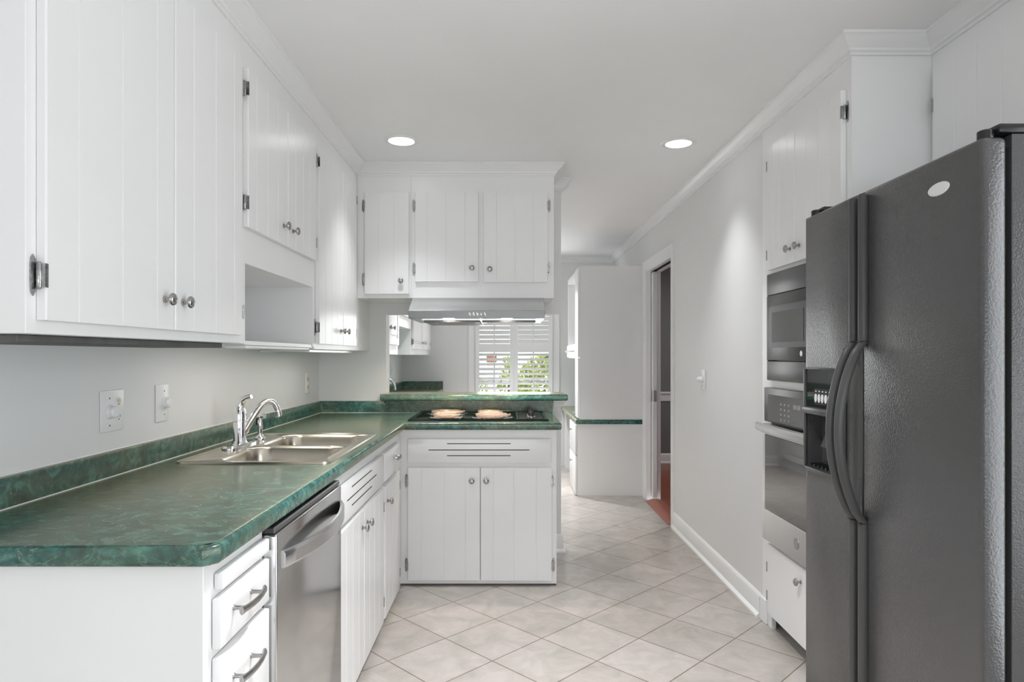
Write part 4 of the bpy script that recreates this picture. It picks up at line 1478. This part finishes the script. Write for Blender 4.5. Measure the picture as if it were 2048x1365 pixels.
fx_, fy_ = -1.135, 5.72
t = thing('bar_faucet', 'chrome gooseneck faucet at the far-room counter', 'faucet', (fx_, fy_, 0.9025))
obj('body', MB().lathe([(0.024, 0), (0.022, 0.006), (0.014, 0.014), (0.013, 0.05), (0.011, 0.055)], (fx_, fy_, 0.9025), (0, 0, 1), 18), M_CHROME, t)
pts = [(fx_, fy_, 0.95), (fx_, fy_, 1.0)]
for i in range(13):
    a = R(180 - 15 * i)
    pts.append((fx_ + 0.075 + 0.075 * math.cos(a), fy_, 1.01 + 0.075 * math.sin(a)))
pts.append((fx_ + 0.152, fy_, 0.985))
obj('spout', MB().tube(pts, 0.009, 12, up=(0, 1, 0)), M_CHROME, t)
for s_ in (-1, 1):
    obj('lever_handle', MB().lathe([(0.020, 0), (0.018, 0.012), (0.012, 0.02), (0.014, 0.04), (0, 0.044)], (fx_, fy_ + 0.10 * s_, 0.9025), (0, 0, 1), 14).tube([(fx_, fy_ + 0.10 * s_, 0.938), (fx_ + 0.05, fy_ + 0.10 * s_, 0.948)], 0.005, 8), M_CHROME, t)

# ------------------------------------------------------------------ wall plates
FLW = ('E', LW + 0.0005)
FRW = ('W', RW - 0.0005)


def plate(face, u, z, wd, ht, label, name='switch_plate', cat='switch'):
    t = thing(name, label, cat, fp(face, u, z, 0))
    obj('cover_plate', fbox(MB(), face, u - wd / 2, u + wd / 2, z - ht / 2, z + ht / 2, 0.0, 0.006, 0.003, 2), M_PLATE, t)
    return t


def outlet(t, face, u, z, m=M_PLATE):
    mb = MB()
    for dz in (-0.024, 0.024):
        pa = [fp(face, u + 0.015 * math.cos(2 * math.pi * i / 20), z + dz + 0.014 * math.sin(2 * math.pi * i / 20), 0.006) for i in range(20)]
        pb = [q + NORM[face[0]] * 0.0015 for q in pa]
        mb.poly_extrude(pa, pb)
    s = obj('socket', mb, m, t)
    mk = MB()
    for dz in (-0.024, 0.024):
        for du in (-0.006, 0.006):
            fbox(mk, face, u + du - 0.001, u + du + 0.001, z + dz - 0.002, z + dz + 0.006, 0.0076, 0.0079)
        fbox(mk, face, u - 0.002, u + 0.002, z + dz - 0.010, z + dz - 0.006, 0.0076, 0.0079)
    obj('socket_slots', mk, M_DARK, s)


def dimmer(t, face, u, z):
    n = NORM[face[0]]
    obj('dimmer_knob', MB().lathe([(0.022, 0), (0.022, 0.004), (0.019, 0.006), (0.018, 0.018), (0.015, 0.021), (0, 0.022)], fp(face, u, z, 0.006), n, 28), M_PLATE, t)
    mk = MB()
    for dz in (-0.042, 0.042):
        mk.lathe([(0.003, 0), (0.003, 0.001), (0, 0.001)], fp(face, u, z + dz, 0.006), n, 10)
    obj('screw', mk, M_PEWTER, t)


t = plate(FLW, 2.04, 1.115, 0.118, 0.128, 'double wall plate with dimmer knob and outlet, nearest on left wall')
dimmer(t, FLW, 2.022, 1.112)
outlet(t, FLW, 2.068, 1.118)
mk = fbox(MB(), FLW, 2.062, 2.074, 1.140, 1.150, 0.0075, 0.0085, 0.0005, 1)
obj('outlet_button', mk, M_IVORY, t, 'small orange button')
t = plate(FLW, 2.335, 1.118, 0.084, 0.132, 'single dimmer plate on left wall, left of the faucet')
dimmer(t, FLW, 2.345, 1.118)
t = plate(FLW, 4.03, 1.118, 0.08, 0.125, 'outlet plate on left wall beyond the faucet, near corner', 'outlet', 'outlet')
outlet(t, FLW, 4.03, 1.118, M_IVORY)
t = plate(FRW, 4.155, 1.135, 0.085, 0.125, 'white dimmer plate on right wall between doorway and oven cabinet')
obj('dimmer_knob', MB().lathe([(0.022, 0), (0.022, 0.004), (0.019, 0.006), (0.017, 0.030), (0.013, 0.033), (0, 0.034)], fp(FRW, 4.165, 1.135, 0.006), (-1, 0, 0), 24), M_PLATE, t)
mk = MB()
for dz in (-0.042, 0.042):
    mk.lathe([(0.003, 0), (0.003, 0.001), (0, 0.001)], fp(FRW, 4.155, 1.135 + dz, 0.006), (-1, 0, 0), 10)
obj('screw', mk, M_PEWTER, t)
t = plate(FLW, 6.95, 1.14, 0.08, 0.125, 'plain switch plate on far-room left wall above green counter', 'switch_plate')
obj('toggle', fbox(MB(), FLW, 6.945, 6.955, 1.132, 1.15, 0.006, 0.014, 0.002, 1), M_PLATE, t)
t = plate(FLW, 7.30, 1.14, 0.08, 0.125, 'outlet plate on far-room left wall next to the back corner', 'outlet', 'outlet')
outlet(t, FLW, 7.30, 1.14)

# ------------------------------------------------------------------ recessed ceiling lamps
LIGHTS = [(-0.568, 3.507, 2.2, 'glowing recessed ceiling light left of centre, above the sink side'),
          (0.927, 3.55, 2.2, 'glowing recessed ceiling light at right, near right wall crown'),
          (0.22, 1.92, 13.5, 'added unseen ceiling light over the floor between counter and refrigerator'),  # out of view, added to brighten floor and cooktop side
          (0.30, 0.60, 4, 'added unseen ceiling light nearest the viewer, over the kitchen entrance'),  # out of view, added as a light source
          (0.30, -1.60, 8, 'added unseen ceiling light in the wide room before the kitchen'),  # out of view, added as a light source in the rear room
          (-0.40, 5.60, 12, 'recessed ceiling light in far room above its green counter'),
          (0.15, 6.60, 12, 'recessed ceiling light in far room near the shuttered window')]
RING = mesh_from(MB().lathe([(0.066, -0.001), (0.070, -0.006), (0.092, -0.004), (0.097, 0.0), (0.066, 0.0)], (0, 0, 0), (0, 0, 1), 40), 'trim_ring', M_TRIM)
LENS = mesh_from(MB().lathe([(0.0655, -0.0005), (0.0655, -0.004), (0, -0.005)], (0, 0, 0), (0, 0, 1), 40), 'lamp_lens', M_LAMP)
for i, (x, y, en, lab) in enumerate(LIGHTS):
    t = thing('recessed_light', lab, 'ceiling light', (x, y, CEIL - 0.0005), 'recessed ceiling lights')
    for nm, me in (('trim_ring', RING), ('lamp_lens', LENS)):
        o = bpy.data.objects.new(nm, me)
        o.parent = t
        COL.objects.link(o)
    area('lamp_glow', (x, y, CEIL - 0.012), (0, 0, 0), 0.13, en, (0.97, 0.985, 1.0), disk=True, spread=80)

# ------------------------------------------------------------------ outside the far window
struct('ground', MB().box(-9, 9, BW + 0.2, 30, -0.5, -0.4), M_LAWN)


def shrub(name, label, x, y, z, rx, rz, n, seed):
    rnd = random.Random(seed)
    t = thing(name, label, 'plant', (x, y, z), 'shrubs outside the far window')
    tb = bmesh.new()
    for i in range(n):
        th, ph = rnd.uniform(0, 2 * math.pi), math.acos(rnd.uniform(-1, 1))
        r_ = rnd.uniform(0.55, 1.0) ** 0.6
        c = Vector((x + rx * r_ * math.sin(ph) * math.cos(th), y + rx * r_ * math.sin(ph) * math.sin(th), z + rz + rz * r_ * math.cos(ph)))
        a = Vector((rnd.uniform(-1, 1), rnd.uniform(-1, 1), rnd.uniform(-1, 1))).normalized()
        b = a.orthogonal().normalized()
        s = rnd.uniform(0.05, 0.10)
        vs = [tb.verts.new(c + a * s * p_ + b * s * 0.45 * q_) for p_, q_ in ((-1, 0), (-0.2, 0.9), (0.5, 0.7), (1, 0), (0.5, -0.7), (-0.2, -0.9))]
        tb.faces.new(vs)
    mb = MB(); mb._add(tb)
    obj('foliage', mb, M_LEAF, t)
    obj('stem', MB().tube([(x, y, z), (x + 0.02, y, z + rz * 0.6), (x, y + 0.02, z + rz * 1.3)], [0.05, 0.04, 0.02], 8), M_BARK, t)


shrub('garden_shrub', 'bright green bush outside, seen through the right shutter', 0.70, 12.4, -0.4, 0.62, 0.86, 1300, 1)
shrub('garden_shrub', 'small yellow-green bush outside at the edge of left shutter', 0.02, 13.6, -0.4, 0.24, 0.84, 260, 2)
shrub('garden_shrub', 'far green hedge bush outside beyond the lawn, farthest left', -1.5, 21.0, -0.4, 1.2, 0.55, 700, 3)
t = thing('garden_pier', 'small pier with red brick cap outside, seen through the left shutter', 'pier', (-0.38, 15.65, -0.4))
obj('pier_base', MB().box(-0.47, -0.29, 15.52, 15.78, -0.4, 1.13), M_CEIL, t)
obj('brick_cap', MB().box(-0.50, -0.26, 15.5, 15.8, 1.13, 1.29, 0.01, 1), M_BRICK, t)
